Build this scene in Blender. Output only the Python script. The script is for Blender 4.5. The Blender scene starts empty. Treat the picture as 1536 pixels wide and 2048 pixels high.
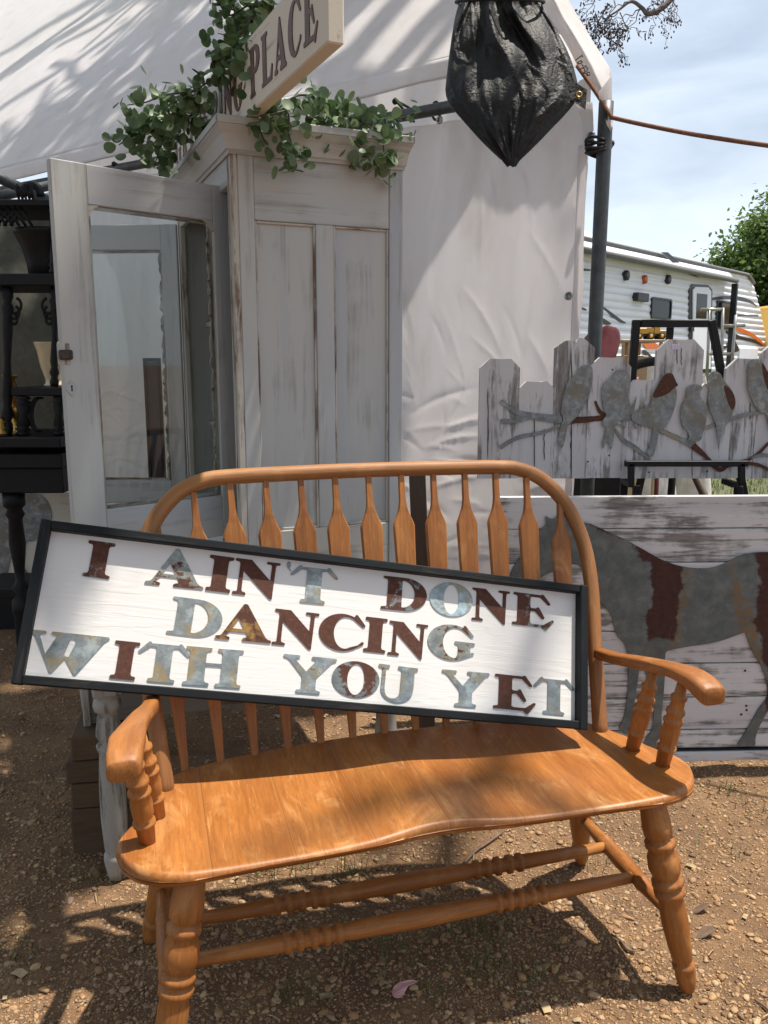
import bpy, math, random
import numpy as np
from mathutils import Vector, Matrix, noise
from mathutils.geometry import tessellate_polygon
random.seed(7)
PI = math.pi
SC = bpy.context.scene
COL = SC.collection
# ------------------------------------------------------------------ camera
FPX, PITCH, CAMH = 1660.0, 0.1766, 1.2724          # focal length in photo pixels, downward tilt, eye height
cam = bpy.data.cameras.new('camera'); camo = bpy.data.objects.new('camera', cam); COL.objects.link(camo)
cam.sensor_fit = 'VERTICAL'; cam.sensor_height = 36.0; cam.lens = FPX * 36 / 2048
cam.clip_start = 0.05; cam.clip_end = 2000
camo.location = (0, 0, CAMH); camo.rotation_euler = (PI / 2 - PITCH, 0, 0)
SC.camera = camo
# ------------------------------------------------------------------ sky, sun, exposure
SUN = Vector((0.325, 0.065, 1.0)).normalized()
w = bpy.data.worlds.new('World'); SC.world = w; w.use_nodes = True
wt = w.node_tree; wt.nodes.clear()
wo = wt.nodes.new('ShaderNodeOutputWorld'); bg = wt.nodes.new('ShaderNodeBackground'); sky = wt.nodes.new('ShaderNodeTexSky')
sky.sky_type = 'NISHITA'; sky.sun_disc = False
sky.sun_elevation = math.asin(SUN.z); sky.sun_rotation = math.atan2(SUN.x, SUN.y)
sky.air_density = 1.0; sky.dust_density = 2.2; sky.ozone_density = 1.3
tcw = wt.nodes.new('ShaderNodeTexCoord'); mpw = wt.nodes.new('ShaderNodeMapping'); mpw.inputs['Scale'].default_value = (1.2, 1.2, 5.0)
mpw.inputs['Location'].default_value = (3.1, 0.4, 0.2); mpw.inputs['Rotation'].default_value = (0.1, 0.25, 0.3)
nzw = wt.nodes.new('ShaderNodeTexNoise'); nzw.inputs['Scale'].default_value = 2.2; nzw.inputs['Detail'].default_value = 9; nzw.inputs['Distortion'].default_value = 0.5
rpw = wt.nodes.new('ShaderNodeMapRange'); rpw.inputs['From Min'].default_value = 0.36; rpw.inputs['From Max'].default_value = 0.72; rpw.inputs['To Min'].default_value = 0.42; rpw.inputs['To Max'].default_value = 0.88
mxw = wt.nodes.new('ShaderNodeMixRGB'); mxw.inputs['Color2'].default_value = (9.6, 10.8, 12.2, 1)
L_ = wt.links.new
L_(tcw.outputs['Generated'], mpw.inputs['Vector']); L_(mpw.outputs['Vector'], nzw.inputs['Vector']); L_(nzw.outputs['Fac'], rpw.inputs['Value'])
L_(rpw.outputs['Result'], mxw.inputs['Fac']); L_(sky.outputs['Color'], mxw.inputs['Color1']); L_(mxw.outputs['Color'], bg.inputs['Color'])
bg.inputs['Strength'].default_value = 0.072
L_(bg.outputs['Background'], wo.inputs['Surface'])
sun = bpy.data.lights.new('sun', 'SUN'); suno = bpy.data.objects.new('sun', sun); COL.objects.link(suno)
sun.energy = 5.0; sun.angle = math.radians(0.7); sun.color = (1.0, 0.93, 0.82)
suno.rotation_euler = (-SUN).to_track_quat('-Z', 'Y').to_euler(); suno.location = (3, 0, 12)
SC.view_settings.view_transform = 'Standard'; SC.view_settings.look = 'None'; SC.view_settings.gamma = 1.0
SC.view_settings.exposure = 0.58
SC.render.engine = 'CYCLES'
try:
    SC.cycles.use_denoising = True; SC.cycles.max_bounces = 6; SC.cycles.transparent_max_bounces = 16
except Exception: pass

# ------------------------------------------------------------------ where a photo pixel's sight line meets a plane
CF = Vector((0, math.cos(PITCH), -math.sin(PITCH))); CU = Vector((0, math.sin(PITCH), math.cos(PITCH))); CR = Vector((1, 0, 0)); CC = Vector((0, 0, CAMH))
def ray(x, y): return CF + CR * ((x - 768) / FPX) + CU * ((1024 - y) / FPX)
def dep(x, y, d): return CC + ray(x, y) * d
def gz(x, y, z=0.0):
    r = ray(x, y); return CC + r * ((z - CAMH) / r.z)
def pl(x, y, P, n):
    r = ray(x, y); return CC + r * ((Vector(P) - CC).dot(Vector(n)) / r.dot(Vector(n)))
def atY(x, y, Y): return pl(x, y, (0, Y, 0), (0, 1, 0))

# ------------------------------------------------------------------ node helpers
class NT:
    def __init__(s, name):
        s.m = bpy.data.materials.new(name); s.m.use_nodes = True; s.t = s.m.node_tree; s.t.nodes.clear()
        s.out = s.t.nodes.new('ShaderNodeOutputMaterial')
    def n(s, typ, props=None, **inp):
        nd = s.t.nodes.new('ShaderNode' + typ)
        for k, v in (props or {}).items(): setattr(nd, k, v)
        for k, v in inp.items():
            k = k.replace('_', ' ')
            sk = nd.inputs[int(k[1:])] if k[0] == 'i' and k[1:].isdigit() else nd.inputs[k]
            if hasattr(v, 'links'): s.t.links.new(v, sk)
            else: sk.default_value = (*v, 1) if isinstance(v, tuple) and len(v) == 3 and sk.type == 'RGBA' else v
        return nd
    def gc(s, scale=(1, 1, 1), rot=(0, 0, 0), loc=(0, 0, 0), attr='gc'):
        a = s.n('Attribute', {'attribute_name': attr})
        return s.n('Mapping', Vector=a.outputs['Vector'], Scale=scale, Rotation=rot, Location=loc).outputs['Vector']
    def noise(s, v, scale, detail=4, rough=.55, dist=0.0):
        return s.n('TexNoise', Vector=v, Scale=scale, Detail=detail, Roughness=rough, Distortion=dist).outputs['Fac']
    def rng(s, v, a, b, c=0.0, d=1.0):
        return s.n('MapRange', Value=v, From_Min=a, From_Max=b, To_Min=c, To_Max=d).outputs['Result']
    def mix(s, f, a, b, mode='MIX'):
        return s.n('MixRGB', {'blend_type': mode}, Fac=f, Color1=a, Color2=b).outputs['Color']
    def math(s, op, a, b=0.0):
        return s.n('Math', {'operation': op}, i0=a, i1=b).outputs[0]
    def ramp(s, v, stops):
        r = s.n('ValToRGB', Fac=v); e = r.color_ramp.elements
        while len(e) < len(stops): e.new(.5)
        for q, (p, c) in zip(e, stops): q.position = p; q.color = (*c, 1)
        return r.outputs['Color']
    def bump(s, h, strength=.3, dist=.002, normal=None):
        b = s.n('Bump', Strength=strength, Distance=dist, Height=h)
        if normal is not None: s.t.links.new(normal, b.inputs['Normal'])
        return b.outputs['Normal']
    def pbr(s, col, rough=.5, metal=0.0, normal=None, **kw):
        p = s.n('BsdfPrincipled', Base_Color=col, Roughness=rough, Metallic=metal, **kw)
        if normal is not None: s.t.links.new(normal, p.inputs['Normal'])
        s.t.links.new(p.outputs['BSDF'], s.out.inputs['Surface']); return s.m
    def surf(s, sh): s.t.links.new(sh, s.out.inputs['Surface']); return s.m

def wood(name, dark, light, stretch=14, sc=60, rough=.42, coat=.3, bump=.15, wear=None, spec=.5, joints=0):
    t = NT(name)
    v = t.gc((1.0 / stretch, 1, 1))
    big = t.noise(v, sc * .25, 3, .5, .6); fine = t.noise(v, sc * 3.2, 5, .7)
    col = t.mix(t.rng(big, .3, .7), dark, light)
    col = t.mix(t.rng(fine, .38, .68, 0, .5), col, tuple(c * .5 for c in dark))
    if wear:
        wv = t.noise(t.gc((.5, 1, 1)), 11, 7, .72, 1.2)
        col = t.mix(t.rng(wv, .52, .76, 0, .6), col, wear)
        sv = t.noise(t.gc((.05, 1.3, 1.3), (0, 0, .12)), 190, 4, .7)
        col = t.mix(t.rng(sv, .60, .74, 0, .42), col, tuple(min(1, c * 1.35) for c in wear))
    if joints:                                                           # glue lines between the seat boards
        jx = t.n('SeparateXYZ', Vector=t.n('TexCoord').outputs['Object']).outputs['X']
        fr_ = t.math('FRACT', t.math('DIVIDE', t.math('ADD', jx, 1.0), joints))
        ln_ = t.math('LESS_THAN', fr_, .009)
        col = t.mix(t.math('MULTIPLY', ln_, t.rng(big, .3, .6, .25, .8)), col, tuple(c * .35 for c in dark))
    bdv = t.noise(t.gc((.001, .4, .001)), 3.0, 1, .5)                 # one glued board differs from the next
    col = t.mix(t.rng(bdv, .25, .75, 0, .55), col, t.mix(1.0, col, (.72, .62, .5), 'MULTIPLY'))
    ro = t.rng(big, .2, .8, rough - .07, rough + .1)
    return t.pbr(col, ro, 0, t.bump(fine, bump, .0015), Coat_Weight=coat, Coat_Roughness=.35, Specular_IOR_Level=spec)

def paintwood(name, paint, under, amount=.5, stretch=9, sc=40, tint=None, rough=.75, bump=.4, blotch=.5, dark=(.05, .035, .025), spec=.4, crk=.8, ud=.45):
    """old paint over bare wood: the paint is worn through along the grain"""
    t = NT(name)
    v = t.gc((1.0 / stretch, 1, 1)); iso = t.gc()
    g = t.noise(v, sc, 6, .68, .3); b = t.noise(iso, 6, 4, .6); fi = t.noise(v, sc * 4, 4, .7)
    k = t.math('ADD', t.math('MULTIPLY', g, 1.0), t.math('MULTIPLY', t.math('SUBTRACT', b, .5), blotch))
    msk = t.rng(k, .5 + (0.5 - amount) * .35, .62 + (0.5 - amount) * .35)
    p = paint
    if tint: p = t.mix(t.rng(t.noise(v, sc * .3, 4, .6), .45, .7), paint, tint)
    u = t.mix(t.rng(fi, .35, .65), under, tuple(c * ud for c in under))
    col = t.mix(msk, p, u)
    crack = t.rng(fi, .66, .74, 0, crk)
    col = t.mix(t.math('MULTIPLY', crack, t.rng(b, .4, .6)), col, dark)
    h = t.math('SUBTRACT', t.math('MULTIPLY', fi, .6), t.math('MULTIPLY', msk, .5))
    return t.pbr(col, rough, 0, t.bump(h, bump, .003), Specular_IOR_Level=spec)

def galv(name, rustamt=0.0, base=(.20, .235, .25), seed=0.0, tint=(.27, .235, .15), rust=(.085, .030, .018), yellow=0.0):
    """galvanised sheet with rust: rustamt 0 = bare zinc, 1 = all rust"""
    t = NT(name); v = t.gc(loc=(seed, seed * .7, 0))
    a = t.noise(v, 34, 8, .72, .15); b = t.noise(v, 14, 6, .65, .2); c = t.noise(v, 110, 5, .75)
    z = t.ramp(a, [(.3, tuple(x * .55 for x in base)), (.5, base), (.68, tuple(min(1, x * 1.55) for x in base))])
    z = t.mix(t.rng(b, .50, .60, 0, .8), z, tint); z = t.mix(t.rng(t.noise(v, 22, 6, .7), .56, .64, 0, .6), z, tuple(min(1, x * 1.9) for x in base))
    z = t.mix(t.rng(c, .62, .75, 0, .5), z, (.09, .09, .085))
    r = t.ramp(c, [(.3, tuple(x * .55 for x in rust)), (.55, rust), (.75, (rust[0] * 1.7, rust[1] * 1.9, rust[2] * 1.8))])
    if yellow: r = t.mix(t.rng(a, .48, .6, 0, yellow), r, (.34, .20, .055))
    k = t.math('ADD', b, t.math('MULTIPLY', t.math('SUBTRACT', a, .5), .5))
    th = .78 - rustamt * .62
    m = t.rng(k, th - .02, th + .02)
    col = t.mix(m, z, r)
    return t.pbr(col, t.mix(m, (.5,) * 3, (.85,) * 3), t.mix(m, (.35,) * 3, (0,) * 3), t.bump(c, .35, .0012))

def plain(name, col, rough=.5, metal=0.0, var=.25, sc=30, bump=.1, **kw):
    t = NT(name); n_ = t.noise(t.gc(), sc, 5, .6)
    c = t.mix(t.rng(n_, .3, .7), tuple(x * (1 - var) for x in col), tuple(min(1, x * (1 + var)) for x in col))
    return t.pbr(c, rough, metal, t.bump(n_, bump, .002), **kw)

# ------------------------------------------------------------------ mesh builder
class MB:
    def __init__(s, M=None): s.v = []; s.g = []; s.f = []; s.sm = []; s.M = M
    def add(s, vs, fs, gs=None, smooth=True):
        o = len(s.v)
        vs = [Vector(q) for q in vs]
        gs = [Vector(q) for q in gs] if gs is not None else vs
        if s.M is not None: vs = [s.M @ q for q in vs]
        s.v += vs; s.g += gs
        for q in fs: s.f.append([i + o for i in q]); s.sm.append(smooth)
        return s
    def box(s, x0, x1, y0, y1, z0, z1, b=.0025, axis=None, off=None, M=None):
        b = min(b, (x1 - x0) * .3, (y1 - y0) * .3, (z1 - z0) * .3)
        lo = (x0, y0, z0); hi = (x1, y1, z1); vs = []; ix = {}
        for sx in (0, 1):
            for sy in (0, 1):
                for sz in (0, 1):
                    for a in range(3):
                        p = []
                        for k, sg in enumerate((sx, sy, sz)):
                            e = hi[k] if sg else lo[k]
                            p.append(e if k == a else (e - b if sg else e + b))
                        ix[(sx, sy, sz, a)] = len(vs); vs.append(p)
        fs = []
        for a in range(3):
            for sg in (0, 1):
                c = [(0, 0), (1, 0), (1, 1), (0, 1)]
                if (sg == 0) != (a == 1): c = c[::-1]
                q = []
                for u, v_ in c:
                    k = [0, 0, 0]; k[a] = sg; r = [i for i in range(3) if i != a]; k[r[0]] = u; k[r[1]] = v_
                    q.append(ix[(*k, a)])
                fs.append(q)
        for a in range(3):                              # edge chamfers
            r = [i for i in range(3) if i != a]
            for u in (0, 1):
                for v_ in (0, 1):
                    k0 = [0, 0, 0]; k1 = [0, 0, 0]; k1[a] = 1
                    for k in (k0, k1): k[r[0]] = u; k[r[1]] = v_
                    q = [ix[(*k0, r[0])], ix[(*k1, r[0])], ix[(*k1, r[1])], ix[(*k0, r[1])]]
                    fs.append(q)
        for k in [(x, y, z) for x in (0, 1) for y in (0, 1) for z in (0, 1)]:
            fs.append([ix[(*k, 0)], ix[(*k, 1)], ix[(*k, 2)]])
        d = (x1 - x0, y1 - y0, z1 - z0)
        a = axis if axis is not None else d.index(max(d))
        o = off if off is not None else random.random() * 9
        gs = [(p[a] + o, p[(a + 1) % 3] + o * .3, p[(a + 2) % 3]) for p in vs]
        if M is not None: vs = [M @ Vector(p) for p in vs]
        # consistent winding
        c = sum((Vector(p) for p in vs), Vector()) / len(vs)
        out = []
        for q in fs:
            P = [Vector(vs[i]) for i in q]; nn = (P[1] - P[0]).cross(P[2] - P[0])
            out.append(q if nn.dot(sum(P, Vector()) / len(P) - c) > 0 else q[::-1])
        return s.add(vs, out, gs, False)
    def tube(s, path, rad, n=10, caps=True, flat=1.0, closed=False):
        P = [Vector(p) for p in path]; N = len(P)
        R = rad if hasattr(rad, '__len__') else [rad] * N
        vs = []; gs = []; L = 0; up = None; o = random.random() * 9
        for i in range(N):
            t = (P[min(i + 1, N - 1)] - P[max(i - 1, 0)]).normalized()
            if up is None:
                up = Vector((0, 0, 1)) if abs(t.z) < .9 else Vector((1, 0, 0))
            a = (up - t * up.dot(t)).normalized(); b = t.cross(a); up = a
            if i: L += (P[i] - P[i - 1]).length
            for k in range(n):
                th = 2 * PI * k / n
                vs.append(P[i] + (a * math.cos(th) + b * math.sin(th) * flat) * R[i])
                gs.append((L + o, R[i] * math.cos(th), R[i] * math.sin(th)))
        fs = [[i * n + k, i * n + (k + 1) % n, (i + 1) * n + (k + 1) % n, (i + 1) * n + k] for i in range(N - 1) for k in range(n)]
        if caps: fs += [list(range(n))[::-1], [(N - 1) * n + k for k in range(n)]]
        return s.add(vs, fs, gs)
    def lathe(s, A, B, prof, n=20):
        A = Vector(A); B = Vector(B); ln = (B - A).length
        return s.tube([A + (B - A) * t for t, r in prof], [r for t, r in prof], n)
    def prism(s, loops, h0, h1, fn=lambda u, v, w: (u, v, w), bev=0.0, go=0.0):
        """solid plate from 2D loops (first = outline, others = holes), between heights h0 and h1"""
        loops = [[Vector((p[0], p[1], 0)) for p in l] for l in loops]
        def area(l): return sum(l[i].x * l[(i + 1) % len(l)].y - l[(i + 1) % len(l)].x * l[i].y for i in range(len(l)))
        loops = [l if (area(l) > 0) == (i == 0) else l[::-1] for i, l in enumerate(loops)]
        flat = [p for l in loops for p in l]; n = len(flat)
        tri = tessellate_polygon(loops)
        up = []
        for t in tri:
            a, b, c = (flat[i] for i in t)
            up.append(list(t) if (b - a).cross(c - a).z > 0 else list(t)[::-1])
        vs = [fn(p.x, p.y, h1) for p in flat] + [fn(p.x, p.y, h0) for p in flat]
        gs = [(p.x + go, p.y + go * .4, h1) for p in flat] + [(p.x + go, p.y + go * .4, h0) for p in flat]
        fs = up + [[i + n for i in t[::-1]] for t in up]
        s.add(vs, fs, gs, False)
        o = 0
        for l in loops:
            m = len(l)
            v2 = [fn(p.x, p.y, h1) for p in l] + [fn(p.x, p.y, h0) for p in l]
            g2 = [(p.x + go, p.y + go * .4, h1) for p in l] + [(p.x + go, p.y + go * .4, h0) for p in l]
            s.add(v2, [[i, i + m, (i + 1) % m + m, (i + 1) % m] for i in range(m)], g2, False)
        return s
    def grid(s, nu, nv, fn, thick=None, gfn=None, closed_u=False):
        vs = [fn(i / (nu - (0 if closed_u else 1)), j / (nv - 1)) for j in range(nv) for i in range(nu)]
        gs = [gfn(i / (nu - 1), j / (nv - 1)) for j in range(nv) for i in range(nu)] if gfn else None
        fs = []
        for j in range(nv - 1):
            for i in range(nu if closed_u else nu - 1):
                i2 = (i + 1) % nu
                fs.append([j * nu + i, j * nu + i2, (j + 1) * nu + i2, (j + 1) * nu + i])
        return s.add(vs, fs, gs)
    def mesh(s, name):
        me = bpy.data.meshes.new(name); me.from_pydata([tuple(q) for q in s.v], [], s.f)
        me.polygons.foreach_set('use_smooth', s.sm)
        a = me.attributes.new('gc', 'FLOAT_VECTOR', 'POINT'); a.data.foreach_set('vector', [c for q in s.g for c in q])
        me.update(); return me

def link(name, me, mat, parent=None):
    o = bpy.data.objects.new(name, me); COL.objects.link(o)
    if mat is not None and not me.materials: me.materials.append(mat)
    if parent is not None: o.parent = parent
    return o
def part(name, mb, mat, parent=None, label=None):
    o = link(name, mb.mesh(name), mat, parent)
    if label: o['label'] = label
    return o
def solid(o, th, off=0):
    m = o.modifiers.new('thick', 'SOLIDIFY'); m.thickness = th; m.offset = off; return o
def tag(o, label, cat, group=None):
    o['label'] = label; o['category'] = cat
    if group: o['group'] = group
    return o
def thing(name, label, cat, M=None, group=None):
    o = bpy.data.objects.new(name, None); COL.objects.link(o); o.empty_display_size = .1
    if M is not None: o.matrix_world = M
    return tag(o, label, cat, group)
def frame(loc, x=None, yaw=None, y=None, z=None):
    """4x4 from an origin and axes"""
    if yaw is not None: return Matrix.Translation(loc) @ Matrix.Rotation(yaw, 4, 'Z')
    M = Matrix((x, y, z)).transposed().to_4x4(); M.translation = loc; return M
def smooth(a, b, x):
    t = max(0., min(1., (x - a) / (b - a))); return t * t * (3 - 2 * t)
def interp(x, xs, ys): return float(np.interp(x, xs, ys))
def spline(pts, n=8):
    """Catmull-Rom through points"""
    P = [Vector(p) for p in pts]; P = [P[0] * 2 - P[1]] + P + [P[-1] * 2 - P[-2]]; out = []
    for i in range(1, len(P) - 2):
        for k in range(n):
            t = k / n; a, b, c, d = P[i - 1:i + 3]
            out.append(.5 * ((2 * b) + (c - a) * t + (2 * a - 5 * b + 4 * c - d) * t * t + (3 * b - a - 3 * c + d) * t ** 3))
    return out + [P[-2]]
def sm2(pts, n=4):
    """closed smooth 2D outline"""
    P = [Vector((p[0], p[1], 0)) for p in pts]; N = len(P); out = []
    for i in range(N):
        a, b, c, d = P[i - 1], P[i], P[(i + 1) % N], P[(i + 2) % N]
        for k in range(n):
            t = k / n
            out.append(.5 * ((2 * b) + (c - a) * t + (2 * a - 5 * b + 4 * c - d) * t * t + (3 * b - a - 3 * c + d) * t ** 3))
    return [(q.x, q.y) for q in out]
def nz(x, y=0., z=0.): return noise.noise(Vector((x, y, z)))

# ------------------------------------------------------------------ materials
M_bench = wood('bench_wood', (.245, .084, .017), (.43, .168, .040), 16, 45, .52, .06, .4, spec=.38, wear=(.55, .28, .10))
M_hoop = wood('hoop_wood', (.19, .078, .024), (.42, .19, .065), 22, 50, .55, .05, .5, spec=.38, wear=(.50, .27, .11))
M_seat = wood('seat_wood', (.27, .088, .015), (.44, .165, .030), 9, 45, .46, .12, .2, spec=.42, wear=(.62, .36, .15), joints=.145)
M_signw = NT('sign_white_paint')
_t = M_signw; _v = _t.gc((.05, 1, 1)); _g = _t.noise(_v, 150, 5, .65, .4); _b = _t.noise(_t.gc((.35, 1, 1)), 26, 4, .6)
_w = _t.noise(_t.gc((.1, 1, 1)), 45, 3, .5, 1.5)
M_signw = _t.pbr(_t.mix(_t.rng(_b, .68, .78, 0, .5), (.70, .685, .67), (.52, .48, .45)), .55, 0,
                 _t.bump(_t.math('ADD', _t.math('MULTIPLY', _g, .6), _t.rng(_w, .5, .62, 0, .35)), .35, .0018))
M_black = paintwood('black_paint', (.008, .010, .012), (.035, .033, .03), .36, 12, 50, spec=.2, rough=.6, bump=.3)
M_iron = plain('black_metal', (.009, .009, .0105), .5, .0, .2, 60, .1, Specular_IOR_Level=.25)
M_cab = paintwood('cabinet_paint', (.44, .445, .43), (.385, .385, .37), .44, 24, 26, tint=(.345, .375, .42), bump=.15, blotch=.5, dark=(.31, .275, .235), crk=.3, ud=.74)
M_cabd = paintwood('cabinet_edge_paint', (.48, .45, .40), (.23, .15, .10), .5, 10, 40, tint=(.36, .34, .30), bump=.25)
M_cabin = paintwood('cabinet_inside', (.40, .37, .31), (.22, .18, .14), .4, 10, 30, bump=.2)
M_picket = [paintwood('picket_paint_%d' % i, (.57, .56, .575), (.30, .28, .275), a, 10, 34, tint=(.48, .455, .47), bump=.7, blotch=.6, rough=.7) for i, a in enumerate((.40, .50, .62))]
M_plank = [paintwood('plank_paint_%d' % i, (.56, .555, .57), (.26, .245, .24), a, 14, 34, tint=(.45, .44, .46), bump=.8, blotch=.8, rough=.65) for i, a in enumerate((.45, .54))]
M_legw = paintwood('table_leg_paint', (.36, .345, .31), (.17, .15, .12), .48, 9, 30, bump=.3)
M_greywood = paintwood('grey_board', (.20, .185, .165), (.11, .09, .07), .5, 10, 30, bump=.5)
M_block = wood('timber_block', (.085, .055, .03), (.15, .095, .052), 8, 40, .85, 0, .5)
M_darkwood = wood('dark_plank', (.045, .028, .018), (.085, .052, .032), 10, 40, .6, .1, .3)
M_zinc = galv('zinc', .22); M_zincb = galv('zinc_blue', .1, (.30, .39, .43), 3.1); M_zincr = galv('zinc_rusty', .35, (.22, .24, .235), 5.3)
M_zinc2 = galv('zinc_stained', .16, (.22, .25, .255), 8.9, (.33, .24, .11)); M_rust = galv('rust', .88, (.15, .15, .145), seed=2.2); M_rusty = galv('rust_yellow', .95, seed=4.4, yellow=.8)
M_half = galv('half_rust', .5, (.19, .215, .22), 6.1); M_bird = galv('bird_zinc', .05, (.20, .215, .22), 1.3, (.17, .155, .12))
M_branch = galv('branch_zinc', .12, (.18, .20, .21), 9.9)

t = NT('tent_canvas')
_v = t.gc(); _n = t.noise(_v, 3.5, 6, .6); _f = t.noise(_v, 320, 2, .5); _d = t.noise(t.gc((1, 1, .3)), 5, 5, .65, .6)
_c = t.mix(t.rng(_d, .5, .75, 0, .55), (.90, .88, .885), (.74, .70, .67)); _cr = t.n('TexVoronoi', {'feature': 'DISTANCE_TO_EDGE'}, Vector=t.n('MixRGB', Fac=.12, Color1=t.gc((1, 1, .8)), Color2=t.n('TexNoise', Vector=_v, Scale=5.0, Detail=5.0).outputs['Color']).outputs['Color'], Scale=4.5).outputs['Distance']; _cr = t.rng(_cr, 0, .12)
_nm = t.bump(t.math('ADD', t.math('MULTIPLY', _n, .6), t.math('MULTIPLY', _f, .10)), .4, .010)
_p = t.n('BsdfPrincipled', Base_Color=_c, Roughness=.55); t.t.links.new(_nm, _p.inputs['Normal'])
_tr = t.n('BsdfTranslucent', Color=_c); t.t.links.new(_nm, _tr.inputs['Normal'])
M_tent = t.surf(t.n('MixShader', i0=.62, i1=_p.outputs['BSDF'], i2=_tr.outputs['BSDF']).outputs['Shader'])
t = NT('black_tarp'); _v = t.gc(); _k = t.math('ABSOLUTE', t.math('SUBTRACT', t.noise(_v, 16, 4, .6, .5), .5)); _k2 = t.math('ABSOLUTE', t.math('SUBTRACT', t.noise(_v, 45, 3, .6, .3), .5))
M_tarpb = t.pbr((.016, .016, .0168), .58, 0, t.bump(t.math('ADD', _k, t.math('MULTIPLY', _k2, .35)), .8, .02), Specular_IOR_Level=.3)
M_pole = plain('steel_pole', (.075, .085, .09), .5, .4, .3, 20, .15)
M_rope = wood('rope', (.20, .09, .055), (.33, .17, .10), 1, 300, .9, 0, .8)
M_cordb = plain('black_cord', (.01, .01, .011), .6, 0, .3, 300, .4)
M_ring = plain('grommet_metal', (.35, .36, .36), .3, .9, .2, 80, .05)
t = NT('window_glass'); _fr = t.n('Fresnel', IOR=1.5)
M_glass = t.surf(t.n('MixShader', i0=t.rng(_fr.outputs['Fac'], 0, 1, .0, .6),
                     i1=t.n('BsdfTransparent', Color=(.93, .95, .94)).outputs['BSDF'],
                     i2=t.n('BsdfGlossy', Color=(1, 1, 1), Roughness=.02).outputs['BSDF']).outputs['Shader'])
def leafmat(name, c1, c2, back, tl=.35, obj=True):
    t = NT(name)
    if obj: r = t.n('ObjectInfo').outputs['Random']
    else: r = t.n('Attribute', {'attribute_name': 'rnd'}).outputs['Fac']
    c = t.mix(r, c1, c2); g = t.n('NewGeometry')
    c = t.mix(t.math('MULTIPLY', g.outputs['Backfacing'], .6), c, back)
    p = t.n('BsdfPrincipled', Base_Color=c, Roughness=.5); tr = t.n('BsdfTranslucent', Color=c)
    return t.surf(t.n('MixShader', i0=tl, i1=p.outputs['BSDF'], i2=tr.outputs['BSDF']).outputs['Shader'])
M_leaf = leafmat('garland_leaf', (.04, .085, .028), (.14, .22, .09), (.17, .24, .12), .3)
M_tree = leafmat('tree_leaf', (.05, .10, .022), (.15, .235, .055), (.15, .22, .06), .45, False)
M_grass = leafmat('grass_blade', (.05, .09, .02), (.14, .16, .05), (.12, .15, .05), .3, False)
M_stem = plain('stem', (.055, .06, .03), .7, 0, .3, 60, .2)
M_bark = plain('bark', (.17, .15, .145), .9, 0, .35, 25, .6)
M_bud = plain('bud', (.09, .06, .055), .8, 0, .3, 60, .2)
M_cream = plain('cream_ceramic', (.62, .53, .34), .28, 0, .06, 10, .03, Coat_Weight=.4)
M_gold = plain('brass', (.42, .26, .07), .35, .8, .4, 40, .3)
M_rvw = plain('trailer_white', (.84, .84, .91), .35, 0, .03, 4, .02)
M_rvb = plain('trailer_black', (.02, .021, .024), .35, 0, .2, 20, .03)
M_rvg = plain('trailer_grey', (.16, .16, .155), .5, 0, .1, 20, .05)
M_rvgl = plain('trailer_glass', (.012, .02, .022), .12, 0, .3, 6, .0, Specular_IOR_Level=.3)
M_orange = plain('orange_stripe', (.72, .16, .03), .4, 0, .1, 10, .02)
M_amber = plain('amber_lens', (.55, .10, .02), .25, 0, .1, 10, .02)
M_maroon = plain('maroon_enamel', (.17, .030, .032), .5, 0, .35, 18, .15)
M_tan = plain('tan_paint', (.42, .33, .19), .6, 0, .15, 12, .1)
M_yellow = plain('yellow_paint', (.58, .33, .04), .45, 0, .2, 30, .1)
M_tyre = plain('tyre_rubber', (.015, .015, .015), .8, 0, .2, 60, .3)
M_chrome = plain('bright_tube', (.42, .40, .37), .3, .8, .2, 30, .05)
M_card = plain('cardboard', (.42, .24, .11), .8, 0, .1, 20, .1)
M_ink = plain('ink', (.012, .012, .02), .8, 0, .1, 40, 0)
M_brownlet = plain('brown_letter', (.10, .045, .032), .6, 0, .3, 40, .1)
M_signc = paintwood('cream_sign_paint', (.62, .57, .48), (.42, .36, .28), .25, 14, 30, bump=.15)
M_paper = plain('pink_paper', (.62, .36, .36), .6, 0, .2, 40, .1)
M_dead = plain('dead_leaf', (.14, .09, .06), .8, 0, .3, 60, .2)
M_blackcloth = plain('black_cloth', (.010, .011, .012), .9, 0, .3, 40, .2)
M_clutter = plain('pale_cloth', (.62, .58, .52), .8, 0, .2, 10, .3)

# ground: dry dirt near, grass beyond
t = NT('ground_dirt')
_pos = t.n('TexCoord').outputs['Object']
_a = t.noise(_pos, 5.5, 6, .65); _b = t.noise(_pos, 60, 5, .7); _c3 = t.noise(_pos, 260, 3, .6); _gr = t.noise(_pos, .5, 5, .65)
_d1 = t.mix(t.rng(_a, .35, .65), (.12, .063, .030), (.25, .142, .068))
_d1 = t.mix(t.rng(_b, .35, .7, 0, .6), _d1, (.085, .05, .028)); _d1 = t.mix(t.rng(_c3, .55, .7, 0, .5), _d1, (.36, .25, .15))
_sp = t.n('SeparateXYZ', Vector=_pos); _far = t.rng(t.math('ADD', _sp.outputs['Y'], t.math('MULTIPLY', _gr, 3.0)), 5.8, 8.0)
_g1 = t.mix(t.rng(_b, .3, .7), (.055, .075, .028), (.12, .125, .06)); _g1 = t.mix(t.rng(_gr, .5, .7, 0, .5), _g1, (.17, .14, .09))
M_ground = t.pbr(t.mix(_far, _d1, _g1), .95, 0, t.bump(t.math('ADD', _b, t.math('MULTIPLY', _c3, .4)), .8, .01))
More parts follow.
